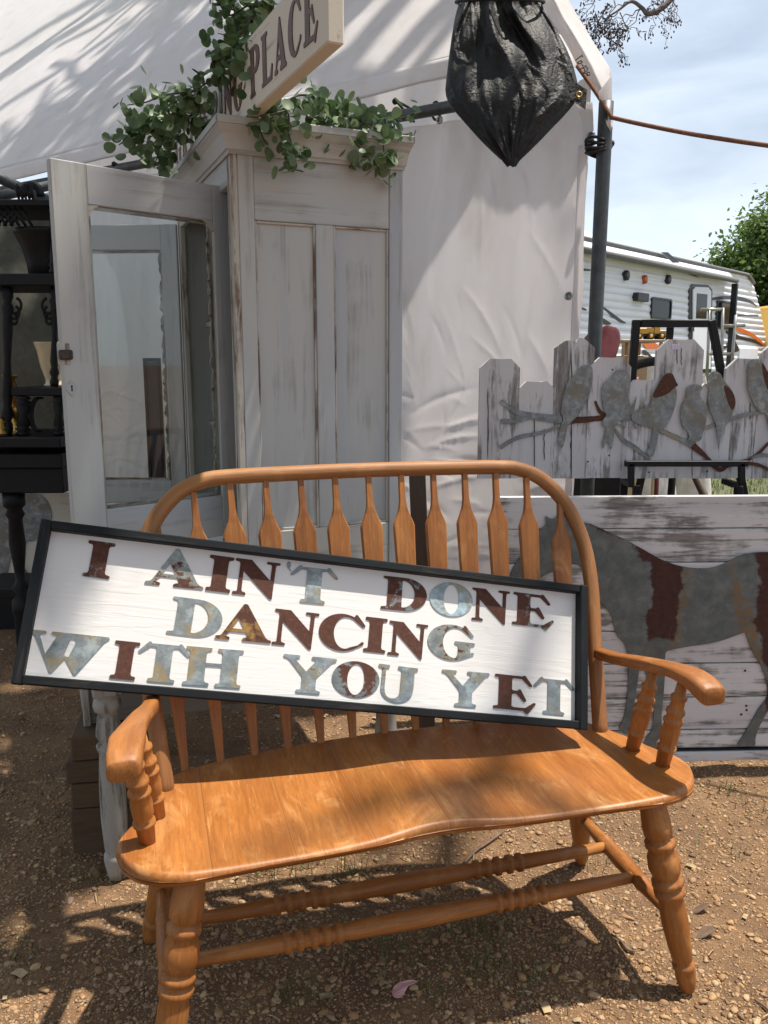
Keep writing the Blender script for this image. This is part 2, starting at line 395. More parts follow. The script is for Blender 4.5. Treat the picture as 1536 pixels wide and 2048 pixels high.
def pebmat(name, obj):
    t = NT(name)
    r = t.n('ObjectInfo').outputs['Random'] if obj else t.n('Attribute', {'attribute_name': 'rnd'}).outputs['Fac']
    c = t.ramp(r, [(0, (.13, .075, .04)), (.25, (.31, .17, .075)), (.5, (.43, .26, .115)), (.7, (.32, .20, .115)), (.85, (.50, .35, .19)), (1, (.22, .16, .12))])
    n_ = t.noise(t.n('TexCoord').outputs['Object'], 140 if not obj else 4, 4, .6)
    return t.pbr(t.mix(t.rng(n_, .3, .7, 0, .45), c, (.14, .09, .055)), .8, 0, t.bump(n_, .3, .002))
M_gravel = pebmat('gravel', False); M_pebble = pebmat('pebble', True)
#@@STRUCTURE
# ================================================================== ground
def gh(x, y):
    near = 1 - smooth(5, 9, math.hypot(x, y))
    return near * (.010 * nz(x * 2.3, y * 2.3) + .007 * nz(x * 7, y * 7, 3) + .0025 * nz(x * 23, y * 23, 5)) - .004
def axis_(lo, hi, step, far, k=1.35):
    c = list(np.arange(lo, hi, step)); s_ = step; p = hi; r = []
    while p < far: r.append(p); s_ *= k; p += s_
    s_ = step; p = lo - step; l = []
    while p > -far: l.append(p); s_ *= k; p -= s_
    return l[::-1] + c + r + [far]
gx = axis_(-2.2, 2.0, .022, 600); gy = axis_(.8, 4.6, .022, 600)
mb = MB(); nx = len(gx)
ground = None
vs = [(x, y, gh(x, y)) for y in gy for x in gx]
fs = [[j * nx + i, j * nx + i + 1, (j + 1) * nx + i + 1, (j + 1) * nx + i] for j in range(len(gy) - 1) for i in range(nx - 1)]
mb.add(vs, fs); ground = part('ground', mb, M_ground); ground['kind'] = 'structure'

# pebbles: the largest are objects of the ground, the small gravel is one mass
def ico(sub):
    import bmesh
    bm = bmesh.new(); bmesh.ops.create_icosphere(bm, subdivisions=sub, radius=1.0)
    v = np.array([q.co[:] for q in bm.verts]); f_ = np.array([[q.index for q in p.verts] for p in bm.faces]); bm.free(); return v, f_
IC1, IF1 = ico(1); IC2, IF2 = ico(2)
rs = np.random.RandomState(11)
def pebshape(v, k):
    r = np.random.RandomState(k); o = v.copy()
    for _ in range(8):
        d = r.normal(size=3); d /= np.linalg.norm(d); h = r.uniform(.30, .8)
        p = o @ d; m = p > h; o[m] -= np.outer((p[m] - h) * .85, d)
    return o * np.array([1, r.uniform(.65, .95), r.uniform(.42, .7)])
def inview(x, y): 
    d = Vector((x, y, 0)) - CC; zf = d.dot(CF)
    return zf > .2 and abs(d.dot(CR)) / zf * FPX < 800 and -d.dot(CU) / zf * FPX < 1060
V = []; F = []; RN = []; o = 0; cnt = 0
base1 = [pebshape(IC1, k) for k in range(14)]; base2 = [pebshape(IC2, k + 40) for k in range(10)]
while cnt < 88000:
    y = .95 + 3.3 * rs.rand() ** 1.35; x = rs.uniform(-1.1, 1.0) * (.55 * y + .25)
    dn = .5 + .9 * nz(x * 1.7 + 4, y * 1.7) + .6 * nz(x * 5, y * 5, 8)
    dn += .25 + (.35 if x > .2 else 0)
    if rs.rand() > dn or not inview(x, y): continue
    s_ = min(.0145, .0022 * math.exp(abs(rs.normal()) * .60)); a = rs.uniform(0, 2 * PI)
    b = base2[rs.randint(10)] if s_ > .0085 and y < 1.9 else base1[rs.randint(14)]; fi = IF2 if len(b) > 20 else IF1
    R = np.array([[math.cos(a), -math.sin(a), 0], [math.sin(a), math.cos(a), 0], [0, 0, 1]])
    V.append((b * s_) @ R.T + np.array([x, y, gh(x, y) + s_ * rs.uniform(-.15, .3)])); F.append(fi + o); RN.append(np.full(len(b), rs.rand())); o += len(b); cnt += 1
V = np.vstack(V); F = np.vstack(F); RN = np.concatenate(RN)
me = bpy.data.meshes.new('gravel'); me.from_pydata(V.tolist(), [], F.tolist()); me.polygons.foreach_set('use_smooth', [True] * len(F))
a = me.attributes.new('rnd', 'FLOAT', 'POINT'); a.data.foreach_set('value', RN)
o_ = link('gravel', me, M_gravel); o_['kind'] = 'stuff'; tag(o_, 'loose tan and brown gravel strewn over the dirt', 'gravel')
pm = []
for k in range(8):
    m_ = bpy.data.meshes.new('pebble'); m_.from_pydata(pebshape(IC2, 80 + k).tolist(), [], IF2.tolist()); m_.polygons.foreach_set('use_smooth', [True] * len(IF2)); m_.materials.append(M_pebble); pm.append(m_)
fixed = [(190, 1745, .03), (885, 1718, .020), (875, 1740, .013), (60, 1640, .024), (110, 1702, .018), (1255, 1828, .024), (1215, 1818, .014), (955, 1575, .02), (720, 1725, .014), (125, 1530, .02), (1040, 1950, .013), (1160, 1955, .014), (1215, 1923, .012), (1240, 1875, .015), (1475, 1975, .014), (1463, 1842, .013), (40, 1440, .02), (75, 1560, .022), (865, 1735, .012), (1265, 1995, .013), (815, 2020, .018), (60, 1600, .012), (95, 1475, .018), (240, 1620, .012)]
np_ = 0
while np_ < 290:
    if np_ < len(fixed): q = gz(fixed[np_][0], fixed[np_][1]); x, y, s_ = q.x, q.y, fixed[np_][2]
    else:
        y = 1.0 + 1.9 * rs.rand() ** 1.3; x = rs.uniform(-1, 1) * (.5 * y + .1); s_ = .0065 + .008 * rs.rand() ** 2.5
        if not inview(x, y): continue
    pb = bpy.data.objects.new('pebble', pm[np_ % 8]); COL.objects.link(pb); pb.parent = ground
    pb.location = (x, y, gh(x, y) - s_ * .05); pb.scale = (s_, s_ * rs.uniform(.7, 1.1), s_ * rs.uniform(.6, 1.2)); pb.rotation_euler = (rs.uniform(-.3, .3), rs.uniform(-.3, .3), rs.uniform(0, 6)); np_ += 1
# grass tufts and single blades
V = []; F = []; RN = []
def blade(x, y, h, lean, a, wd):
    o = len(V); z = gh(x, y) - .003; dx, dy = math.cos(a), math.sin(a); r = random.random()
    for k, (t_, ww) in enumerate(((0, 1), (.5, .8), (.85, .4))):
        c = Vector((x + dx * lean * t_ * t_, y + dy * lean * t_ * t_, z + h * t_))
        for s_ in (-1, 1): V.append((c.x - dy * wd * ww * s_, c.y + dx * wd * ww * s_, c.z)); RN.append(r)
    V.append((x + dx * lean * 1.1, y + dy * lean * 1.1, z + h * .96)); RN.append(r)
    F.extend([[o, o + 1, o + 3, o + 2], [o + 2, o + 3, o + 5, o + 4], [o + 4, o + 5, o + 6]])
for (px_, py_, n_, h_) in [(610, 1720, 60, .07), (520, 1735, 50, .08), (700, 1745, 40, .06), (790, 1775, 30, .05), (900, 1850, 60, .05), (800, 1900, 60, .04), (960, 1930, 60, .04), (1000, 1870, 40, .04), (1205, 1740, 22, .04), (1452, 1585, 30, .035), (1525, 1625, 20, .04), (1460, 1705, 14, .03), (1110, 1895, 25, .04), (30, 1900, 60, .03), (180, 1760, 25, .04), (140, 1610, 20, .03), (560, 2000, 40, .04), (1060, 1960, 40, .035), (1290, 1720, 14, .03), (870, 1980, 40, .03), (700, 1880, 50, .04), (330, 1500, 25, .05)]:
    c = gz(px_, py_)
    for _ in range(n_):
        blade(c.x + random.gauss(0, .035), c.y + random.gauss(0, .035), h_ * random.uniform(.4, 1.1), random.uniform(0, .035), random.uniform(0, 6.28), .0012)
for _ in range(9000):                                # lawn beyond the stall
    y = 6.6 + 9 * random.random(); x = random.uniform(.25, .55) * y
    blade(x, y, random.uniform(.03, .08), .03, random.uniform(0, 6.28), .004)
me = bpy.data.meshes.new('grass'); me.from_pydata(V, [], F); a = me.attributes.new('rnd', 'FLOAT', 'POINT'); a.data.foreach_set('value', RN)
o_ = link('grass', me, M_grass); o_['kind'] = 'stuff'; tag(o_, 'thin tufts of green grass in the gravel and lawn behind', 'grass')
# dry straw and leaf crumbs
V = []; F = []
for _ in range(420):
    y = 1.0 + 2.2 * random.random() ** 1.4; x = random.uniform(-1, 1) * (.5 * y + .15); a_ = random.uniform(0, 6.28); l_ = random.uniform(.006, .035); w2 = random.uniform(.0006, .0016) if random.random() < .8 else l_ * .3
    dx, dy = math.cos(a_), math.sin(a_); o = len(V); z = gh(x, y) + .004
    for q, t_ in ((-1, 0), (0, .003), (1, .001)):
        for k in (-1, 1): V.append((x + dx * l_ / 2 * q - dy * w2 * k, y + dy * l_ / 2 * q + dx * w2 * k, z + t_ + random.uniform(0, .003)))
    F += [[o, o + 1, o + 3, o + 2], [o + 2, o + 3, o + 5, o + 4]]
me = bpy.data.meshes.new('dry_straw'); me.from_pydata(V, [], F); me.attributes.new('gc', 'FLOAT_VECTOR', 'POINT').data.foreach_set('vector', [c for q in V for c in q])
o_ = link('dry_straw', me, plain('straw', (.34, .25, .14), .85, 0, .45, 30, .2)); o_['kind'] = 'stuff'; tag(o_, 'bits of dry straw and leaf crumbs scattered over the gravel', 'straw')
# litter
def stick(pts, r, name='twig', label='dry pale twig lying on the gravel under the bench'):
    P = [gz(x, y) for x, y in pts]; P = [Vector((p.x, p.y, gh(p.x, p.y) + r + .004)) for p in P]
    m = MB(); m.tube(spline(P, 4), r, 6); return tag(part(name, m, M_dead if r < .004 else M_greywood), label, 'twig')
stick([(925, 1735), (950, 1708), (975, 1690), (1005, 1668)], .0038, label='pale stick on the gravel behind the rear stretcher')
stick([(1222, 1872), (1240, 1882), (1255, 1900), (1270, 1905)], .003, label='short crooked twig in front of the side stretcher')
stick([(318, 1745), (345, 1735), (360, 1728)], .0025, label='thin straw by the white table leg')
stick([(1510, 2000), (1525, 2010), (1540, 2024)], .003, label='bit of straw at the right edge of the gravel')
def flake(cx, cy, pts, mat, name, label, cat):
    c = gz(cx, cy); m = MB()
    L = [(p[0] * .001, p[1] * .001) for p in pts]
    m.prism([L], 0, .0012, lambda u, v, w_: (c.x + u, c.y + v, gh(c.x, c.y) + .008 + w_ + .010 * math.sin(u * 90) * math.cos(v * 60)))
    return tag(part(name, m, mat), label, cat)
flake(808, 1985, sm2([(-24, -8), (-20, 14), (0, 20), (26, 16), (20, 2), (8, -2), (-6, -22), (-16, -24)], 3), M_paper, 'paper_scrap', 'crumpled pink paper scrap on the ground before the bench', 'litter')
flake(1408, 1865, sm2([(-22, -6), (-8, 12), (10, 16), (24, 2), (16, -10), (-6, -14)], 3), M_dead, 'dead_leaf', 'dark dead leaf lying right of the front right bench leg', 'leaf')
flake(1398, 1818, sm2([(-20, -3), (-8, 8), (12, 9), (22, -2), (8, -9), (-10, -8)], 3), M_dead, 'dead_leaf', 'curled brown dead leaf beside the middle of the right leg', 'leaf')

# ================================================================== tent
ED = Vector((-.808, .589, 0)); EN = Vector((.589, .808, 0)); KP = Vector((.80, 3.20, 0))   # along the wall, backwards, corner pole
def wallpt(px_, py_, off=0.0):
    P = pl(px_, py_, KP + EN * off, EN); d = P - KP; return d.dot(ED), P.z
tent = thing('market_tent', 'white canvas market tent with dappled hip roof behind the cabinet', 'tent', Matrix.Translation(KP))
def tw(s, z, off=0.0): return ED * s + EN * off + Vector((0, 0, z))
_zt = sorted([wallpt(x, y, .02) for x, y in ((1160, 150), (1120, 195), (1000, 215), (905, 231), (800, 252), (500, 300), (0, 402), (-300, 470))])
ztop = lambda s: interp(s, [q[0] for q in _zt], [q[1] for q in _zt]) + .012 * abs(math.sin(s * 5))
_rc = np.random.RandomState(5); CRS = []
for k in range(330):                                    # creases: place, direction, half length, width, depth
    low_ = k < 190
    z_ = _rc.uniform(.35, 1.15) if low_ else _rc.uniform(.9, 2.3); s_ = _rc.uniform(0, 3.2)
    CRS.append((s_, z_, _rc.normal(0, .35) if low_ else _rc.normal(1.35, .4), _rc.uniform(.05, .26), _rc.uniform(.004, .014), _rc.uniform(.003, .009) * _rc.choice((-1, 1)) * (1 if low_ else .55)))
def crease(s, z):
    d = 0.
    for (cs, cz, a_, hl, wd, dp) in CRS:
        x, y = s - cs, z - cz
        if abs(x) > .4 or abs(y) > .4: continue
        p = x * math.cos(a_) + y * math.sin(a_); q = -x * math.sin(a_) + y * math.cos(a_) + .12 * p * p / hl
        if abs(p) < hl: d += dp * math.exp(-abs(q) / wd) * (1 - (p / hl) ** 2) ** 1.5
    return d
def wallfn(u, v):
    s = .075 + u * 3.6; z = .02 + v * (ztop(s) - .04)
    d = .035 * nz(s * 1.8, z * .5, 1) + .018 * nz(s * 5.5 + z * .6, z * 1.0, 7) + .005 * nz(s * 15 + z * 2.5, z * 1.6, 11) + crease(s, z)
    d += .008 * math.sin(s * 14 + nz(z * 2) * 2) * smooth(.45, .1, s) + .02 * smooth(.3, 0.07, s) * nz(z * 4, 2)
    return tw(s + .01 * nz(z * 3, 9), z, .02 + d)
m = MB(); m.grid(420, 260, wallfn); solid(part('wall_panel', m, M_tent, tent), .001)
# hem strip at the right edge of the wall
m = MB(); m.grid(6, 90, lambda u, v: tw(.07 + .035 * u + .006 * nz(v * 8, 9), .05 + v * 2.02, .012 + .004 * nz(v * 9, u))); solid(part('wall_hem', m, M_tent, tent), .0015)
# roof slope, front edge through the photo's eave line
SL = math.radians(47)
eav = sorted(wallpt(x, y, -.07) for x, y in [(-700, 515), (-250, 402), (0, 339), (300, 263), (600, 188), (760, 148), (900, 112), (1000, 108), (1090, 116), (1150, 135)])
es = [q[0] for q in eav]; ez = [q[1] for q in eav]
def roofpt(s, d):
    z = interp(s, es, ez)
    bulge = .05 * math.sin(min(1, d / 2.5) * PI) * nz(s * .9, d * .7, 2) + .02 * nz(s * 2.2, d * 1.5, 6) + .006 * nz(s * 7, d * 5, 4)
    return ED * s + EN * (-.07 + d * math.cos(SL)) + Vector((0, 0, z + d * math.sin(SL) + bulge * min(1, d * 4)))
smin, smax = es[0], es[-1]
def rooffn(u, v):
    s = smin + u * (smax - smin); D = min(6.5, max(.02, (s - smin) * 1.3 + .02)); return roofpt(s, v * D)
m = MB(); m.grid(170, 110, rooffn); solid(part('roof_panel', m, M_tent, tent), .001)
def valfn(u, v):
    s0_ = smin + .10; s = s0_ + u * (smax - s0_); z = interp(s, es, ez); hgt = .085 + .01 * nz(s * 2)
    return ED * s + EN * (-.073 - .012 * v + .006 * nz(s * 5, v * 2)) + Vector((0, 0, z - v * hgt + .004 * nz(s * 8, 3)))
m = MB(); m.grid(140, 6, valfn); solid(part('valance', m, M_tent, tent), .002)
# valance seam
m = MB(); m.tube([Vector(valfn(u / 80, .93)) - EN * .003 for u in range(81)], .0022, 5); part('hem_seam', m, M_tent, tent)
# frame: corner pole, top rail, a second rail at the far left
def L3(v): return Vector(v) - KP
m = MB(); m.tube([(0.012 * (1 - z / 2.2) * -1, 0, z) for z in np.linspace(-.02, 2.2, 24)], .0265, 20); part('corner_pole', m, M_pole, tent)
pa, pb_ = wallpt(831, 228, -.01), wallpt(912, 213, -.01)
sl = (pa[1] - pb_[1]) / (pa[0] - pb_[0]); rz = lambda s: pb_[1] + sl * (s - pb_[0])
m = MB(); m.tube([tw(s, rz(s), -.02) for s in np.linspace(0.26, 4.0, 20)], .024, 14); part('top_rail', m, M_pole, tent)
m = MB(); m.tube([L3(dep(-60, 330, 3.6)), L3(dep(95, 400, 4.0))], .024, 12); part('brace_pipe', m, M_pole, tent)
m = MB(); m.tube([L3(dep(-40, 400, 4.0)), L3(dep(130, 365, 4.3))], .024, 12); part('brace_pipe', m, M_pole, tent)
m = MB(); m.grid(60, 40, lambda u, v: ED * (1.02 + u * 4.3) + EN * (1.25 + .03 * nz(u * 9, v * 5)) + Vector((0, 0, v * 3.3 + .02))); solid(part('rear_wall_panel', m, M_tent, tent), .001)
# grommets
def ring(c, nrm, r, rr, mat, parent, name='grommet'):
    q = Vector(nrm).to_track_quat('Z', 'Y'); m = MB()
    m.tube([Vector(c) + q @ Vector((r * math.cos(a_), r * math.sin(a_), 0)) for a_ in np.linspace(0, 2 * PI, 25)], rr, 8, False); return part(name, m, mat, parent)
def onwall(x, y, off): return L3(pl(x, y, KP + EN * off, EN))
for x, y in ((1137, 592), (879, 240), (1182, 272)):
    c = onwall(x, y, -.012 if x < 1170 else -.05); ring(c, EN, .012, .0045, M_ring, tent)
    m = MB(); m.tube([c + EN * .004, c + EN * .006], [.010, .010], 14); part('grommet_hole', m, M_clutter, tent)
# small flap tab beside the pole
m = MB(); tabp = [onwall(x, y, -.035) for x, y in ((1150, 205), (1185, 205), (1188, 285), (1168, 290), (1163, 240))]
m.add(tabp, [[0, 1, 2, 3, 4]], None, False); solid(part('corner_tab', m, M_tent, tent), .003)
# hip flap with the written size
def fd(y): return interp(y, [-60, 0, 235, 260], [3.24, 3.18, 2.98, 2.96])
rows = [(-60, 1045, 1070, 1098), (0, 1080, 1108, 1136), (45, 1104, 1132, 1163), (90, 1127, 1160, 1190), (138, 1160, 1186, 1221), (190, 1196, 1208, 1223), (235, 1222, 1224, 1225), (258, 1221, 1223, 1225)]
def flapfn(u, v):
    y = -60 + v * 318; ys = [r[0] for r in rows]; a_, b_, c_ = (interp(y, ys, [r[k] for r in rows]) for k in (1, 2, 3))
    x = interp(u, [0, .5, 1], [a_, b_, c_]); d = fd(y) + interp(u, [0, .5, 1], [-.0, -.055, .03]) * min(1, (c_ - a_) / 50) + .008 * nz(u * 3, v * 9)
    return L3(dep(x, y, d))
m = MB(); m.grid(17, 50, flapfn); solid(part('hip_flap', m, M_tent, tent), .002)
# lower point of the flap hanging beside the pole
m = MB(); q4 = [L3(dep(x, y, 2.975)) for x, y in ((1196, 186), (1224, 150), (1224, 236), (1221, 262), (1213, 248))]
m.add(q4, [[0, 1, 2, 3, 4]], None, False); solid(part('flap_point', m, M_tent, tent), .003)
def onflap(x, y): return L3(dep(x, y, fd(y) - .085))
def handwriting(strokes, r):
    m = MB()
    for st in strokes: m.tube(spline([onflap(x, y) for x, y in st], 5), r, 6)
    return m
zz = lambda X, Y: (880 + X * .2474, Y * .2474)
for st in ([[zz(1150, 445), zz(1128, 462), zz(1095, 487)], [zz(1150, 445), zz(1152, 458)]], [[zz(1135, 490), zz(1150, 500), zz(1130, 515), zz(1112, 508), zz(1135, 490)]],
           [[zz(1130, 560), zz(1160, 545), zz(1185, 530)], [zz(1148, 518), zz(1165, 555), zz(1172, 580)]],
           [[zz(1180, 545), zz(1195, 555), zz(1180, 575), zz(1160, 590), zz(1180, 592), zz(1198, 600)]], [[zz(1195, 580), zz(1212, 590), zz(1205, 608), zz(1188, 608), zz(1186, 595), zz(1195, 580)]]):
    part('marker_character', handwriting(st, .0022), M_ink, tent)
# guy rope: up the flap's edge and away to the right
rp = [dep(x, y, fd(y) - .03) for x, y in ((1112, 70), (1127, 95), (1160, 140), (1195, 190), (1222, 232))] + [dep(1228, 236, 2.95), dep(1300, 252, 2.88), dep(1400, 271, 2.79), dep(1536, 291, 2.65), dep(1800, 325, 2.4), dep(2200, 420, 2.2)]
m = MB(); m.tube(spline(rp, 10), .0075, 8); tag(part('guy_rope', m, M_rope), 'brown guy rope running along the tent flap and off to the right', 'rope')
# bungee cords
def bungee(label, loops, balls, parent=None):
    t_ = thing('bungee_cord', label, 'cord')
    m = MB()
    for lp in loops: m.tube(spline(lp, 8), .0055, 7)
    part('cord', m, M_cordb, t_)
    for b_ in balls:
        m = MB(); m.lathe(b_ - Vector((0, 0, .014)), b_ + Vector((0, 0, .014)), [(0, .002), (.1, .008), (.3, .0125), (.5, .014), (.7, .0125), (.9, .008), (1, .002)], 12); part('ball', m, M_cordb, t_)
    return t_
lp = []
for k, y in enumerate((283, 291, 300, 308)):
    c = pl(1192, y, KP, (0, 1, 0)); lp.append([c + Vector((.036 * math.cos(a_), .036 * math.sin(a_) - .0, .006 * math.sin(a_ * 2 + k) + .006 * a_ / 6.3)) for a_ in np.linspace(0, 2 * PI, 17)])
tb = bungee('black bungee cord wrapped twice around the corner pole', lp, [dep(1222, 287, 3.12), dep(1186, 298, 3.1), dep(1218, 293, 3.1)])
for lo_, (bx, by) in enumerate(((228, 325), (790, 200))):
    d = 3.75 if bx > 500 else 4.55; e = 55 if bx > 500 else 40
    k_ = [[dep(bx, by, d), dep(bx + e * .5, by + e * .28, d), dep(bx + e * .9, by + e * .55, d + .05)], [dep(bx, by, d), dep(bx + e * .35, by + e * .4, d), dep(bx + e * .7, by + e * .8, d + .05)]]
    bungee(('black ball bungee under the eave above the open door', 'black ball bungee under the eave beside the garland end')[lo_], k_, [dep(bx, by + 3, d)])
c_ = [dep(872 + 8 * math.cos(a_), 222 + 18 * math.sin(a_), 3.55) for a_ in np.linspace(0, 2 * PI, 13)]
bungee('black cord looped over the top rail left of the black tarp', [c_, [dep(880, 232, 3.52), dep(876, 215, 3.5), dep(868, 206, 3.5)]], [])
# black tarp bundle tied under the roof
ys = [-70, -20, 5, 30, 70, 110, 150, 190, 215, 250, 290, 318, 333]
xl = [935, 928, 920, 911, 904, 898, 893, 889, 902, 930, 966, 1000, 1021]
xr = [1060, 1075, 1082, 1096, 1118, 1136, 1150, 1160, 1140, 1108, 1070, 1042, 1027]
def bagfn(u, v):
    y = -70 + v * 403; th = 2 * PI * u; yy_ = min(333, y + 14 * nz(u * 4, v * 3) * (v < .97)); a_ = (interp(yy_ - 14, ys, xl) + interp(yy_, ys, xl) + interp(min(333, yy_ + 14), ys, xl)) / 3; b_ = (interp(yy_ - 14, ys, xr) + interp(yy_, ys, xr) + interp(min(333, yy_ + 14), ys, xr)) / 3
    cx = (a_ + b_) / 2; rx = (b_ - a_) / 2; d0 = interp(y, [-70, 0, 333], [3.02, 2.96, 2.86])
    front = -math.sin(th)                                    # +1 faces the camera
    deep = .055 * (rx / 130) ** .8
    fold = .9 * (.5 + .5 * math.sin(min(1, v * 1.1) * PI)) * .030 * math.sin(cx * .01 + math.cos(th) * 9 + nz(v * 3, math.cos(th) * 2) * 5) * smooth(.95, .2, v) + .020 * (1 - abs(nz(math.cos(th) * 2.6 + v * 1.6, v * 1.7, 1))) ** 3 + .012 * (1 - abs(nz(math.cos(th) * 5 - v * 3, v * 3, 4))) ** 4 + .004 * nz(math.cos(th) * 16, v * 12, 8)
    neck = 1 - .35 * math.exp(-((y - 4) / 10) ** 2)
    return dep(cx + rx * math.cos(th), y + 4 * nz(u * 8, v * 2), d0 - front * deep * neck - fold * max(0, front + .2) * min(1, rx / 60))
m = MB(); m.grid(160, 170, bagfn, closed_u=True); bag = thing('black_tarp_bundle', 'black plastic tarp bundle hanging in a point under the tent roof', 'tarp', None)
part('tarp', m, M_tarpb, bag)
m = MB(); fl = [dep(x, y, 2.88) for x, y in ((1085, 120), (1128, 110), (1150, 165), (1174, 180), (1171, 219), (1142, 200), (1105, 235))]
m.add(fl, [[0, 1, 2, 3, 4, 5, 6]], None, False); solid(part('corner_flap', m, M_tarpb, bag), .003)
ring(dep(1158, 189, 2.87), CF, .009, .003, M_gold, bag)
m = MB(); m.tube([dep(1000 + 88 * math.cos(a_), 4 + 6 * math.sin(a_), 2.94 + .085 * math.sin(a_)) for a_ in np.linspace(0, 2 * PI, 40)], .006, 7, False); part('tie_cord', m, M_cordb, bag)

# ================================================================== bench
BYAW = .2786; BL_ = Vector((.0603, 1.5755, 0))
bench = thing('wooden_bench', 'varnished orange wooden settee bench with bowed back and arrow spindles', 'bench', frame(BL_, yaw=BYAW))
XE = .578
_yf = lambda x: interp(abs(x), [0, .05, .13, .25, .33, .40, .46, .51, .545, .565, .578], [-.176, -.178, -.189, -.192, -.194, -.199, -.203, -.193, -.170, -.140, -.100])
_yb = lambda x: interp(abs(x), [0, .2, .35, .44, .48, .505, .525, .545, .565, .578], [.222, .214, .195, .172, .148, .105, .06, -.01, -.05, -.085])
def _sm(fn):
    xs = np.linspace(0, XE, 400); k = np.array([fn(q) for q in xs]); e = np.concatenate([k[25:0:-1], k, 2 * k[-1] - k[-2:-27:-1]]); w_ = np.hanning(27); w_ /= w_.sum()
    c = np.convolve(e, w_, 'same')[25:25 + 400]; wt_ = np.clip((XE - xs) / .03, 0, 1); c = c * wt_ + k * (1 - wt_); return lambda x: float(np.interp(abs(x), xs, c))
yf, yb = _sm(_yf), _sm(_yb)
EDG = [0, .0006, .0018, .0035, .006, .009, .012, .0145]
VV = None
def seatz(x, y):
    z = .446
    for c in (-.28, .28):
        dx = (x - c) / .25; dy = (y + .03) / .17
        z -= .017 * math.exp(-(dx ** 4)) * math.exp(-(dy ** 4) * .6) + .008 * math.exp(-((x - c) / .18) ** 2) * smooth(-.05, -.2, y)
    return z
def seatfn(top):
    def fn(u, v):
        uu = math.sin((u - .5) * PI); uu = .45 * uu + .55 * (u * 2 - 1)
        x = XE * uu * (1 if abs(uu) < 1 else 1); a_, b_ = yf(x), yb(x); L_y = b_ - a_; j = round(v * 60)
        sc_ = min(1, L_y / .06)
        if j < 8: y = a_ + EDG[j] * sc_
        elif j > 52: y = b_ - EDG[60 - j] * sc_
        else: y = a_ + EDG[7] * sc_ + (L_y - 2 * EDG[7] * sc_) * (j - 7) / 46
        d = min(y - a_, b_ - y, (XE - abs(x)) * 1.3); r = .014
        k = r * (1 - math.sqrt(max(0, 1 - (1 - min(1, d / r)) ** 2)))
        return (x, y, seatz(x, y) - k if top else .408 + k)
    return fn
gsw = lambda fn: (lambda u, v: (lambda p: (p[1] + .02 * math.floor(p[0] * 9), p[0] + 3.0 * math.floor((p[0] + 1) / .115), p[2]))(fn(u, v)))
m = MB(); m.grid(121, 61, seatfn(True)); m.g = [Vector((q.y, q.x + 2.7 * math.floor((q.x + 1) / .145), q.z)) for q in m.v]
n0 = len(m.v); m.grid(121, 61, seatfn(False)); 
for i in range(n0, len(m.v)): q = m.v[i]; m.g[i] = Vector((q.y, q.x, q.z))
for i in range(n0 // 1 and 0, 0): pass
fs_ = []
nu, nv = 121, 61
def bord():
    return [i for i in range(nu)] + [j * nu + nu - 1 for j in range(1, nv)] + [(nv - 1) * nu + i for i in range(nu - 2, -1, -1)] + [j * nu for j in range(nv - 2, 0, -1)]
bd = bord()
for i in range(len(bd)):
    a_, b_ = bd[i], bd[(i + 1) % len(bd)]; m.f.append([b_, a_, a_ + n0, b_ + n0]); m.sm.append(True)
part('seat', m, M_seat, bench)
# bowed hoop
LEAN = .42
hz = [(.489, .446), (.507, .604), (.524, .747), (.520, .849), (.490, .932), (.438, .992), (.380, 1.019), (.316, 1.026), (.15, 1.029), (0, 1.030)]
hp = [(-x, .105 + LEAN * (z - .445), z) for x, z in hz] + [(x, .105 + LEAN * (z - .445), z) for x, z in hz[-2::-1]]
sp = spline(hp, 8); m = MB(); m.tube([Vector((sp[0].x, sp[0].y - .01, sp[0].z - .03))] + sp + [Vector((sp[-1].x, sp[-1].y - .01, sp[-1].z - .03))], .0175, 16, True, .95); part('hoop', m, M_hoop, bench)
# arrow spindles
def hoopz(x): return interp(abs(x), [0, .316, .38, .438, .49, .52], [1.018, 1.013, 1.005, .978, .915, .84])
for k in range(13):
    xt = -.478 + k * .0793; xb = xt * .935; zt = hoopz(xt)
    A_ = Vector((xb, .205 - .20 * xb * xb, .43)); B_ = Vector((xt, .105 + LEAN * (zt - .445), zt))
    ax = (B_ - A_).normalized(); sd = Vector((1, 0, 0)); sd = (sd - ax * sd.dot(ax)).normalized(); fr = ax.cross(sd)
    ln = (B_ - A_).length; zsh = ln - .112 + (0 if zt > .99 else .025)
    pr = [(0, .0075), (.03, .0085), (.12, .0125), (ln * .35, .0185), (zsh - .03, .0255), (zsh - .008, .0260), (zsh, .0238), (zsh + .012, .0185), (zsh + .024, .0135), (zsh + .037, .0098), (zsh + .052, .0078), (ln, .0066)]
    vs = []; gs = []
    for (l, hw) in pr:
        c = A_ + ax * l; thk = .0058 if hw > .011 else .0065
        for (a_, b_) in ((-1, -.45), (-.86, -1), (.86, -1), (1, -.45), (1, .45), (.86, 1), (-.86, 1), (-1, .45)):
            vs.append(c + sd * hw * a_ + fr * thk * b_); gs.append((l + k * 1.7, hw * a_ + k, thk * b_))
    n_ = 8; fs = [[i * n_ + j, i * n_ + (j + 1) % n_, (i + 1) * n_ + (j + 1) % n_, (i + 1) * n_ + j] for i in range(len(pr) - 1) for j in range(n_)] + [list(range(n_))[::-1], [(len(pr) - 1) * n_ + j for j in range(n_)]]
    m = MB(); m.add(vs, [q[::-1] for q in fs], gs, False); part('spindle', m, M_bench, bench)
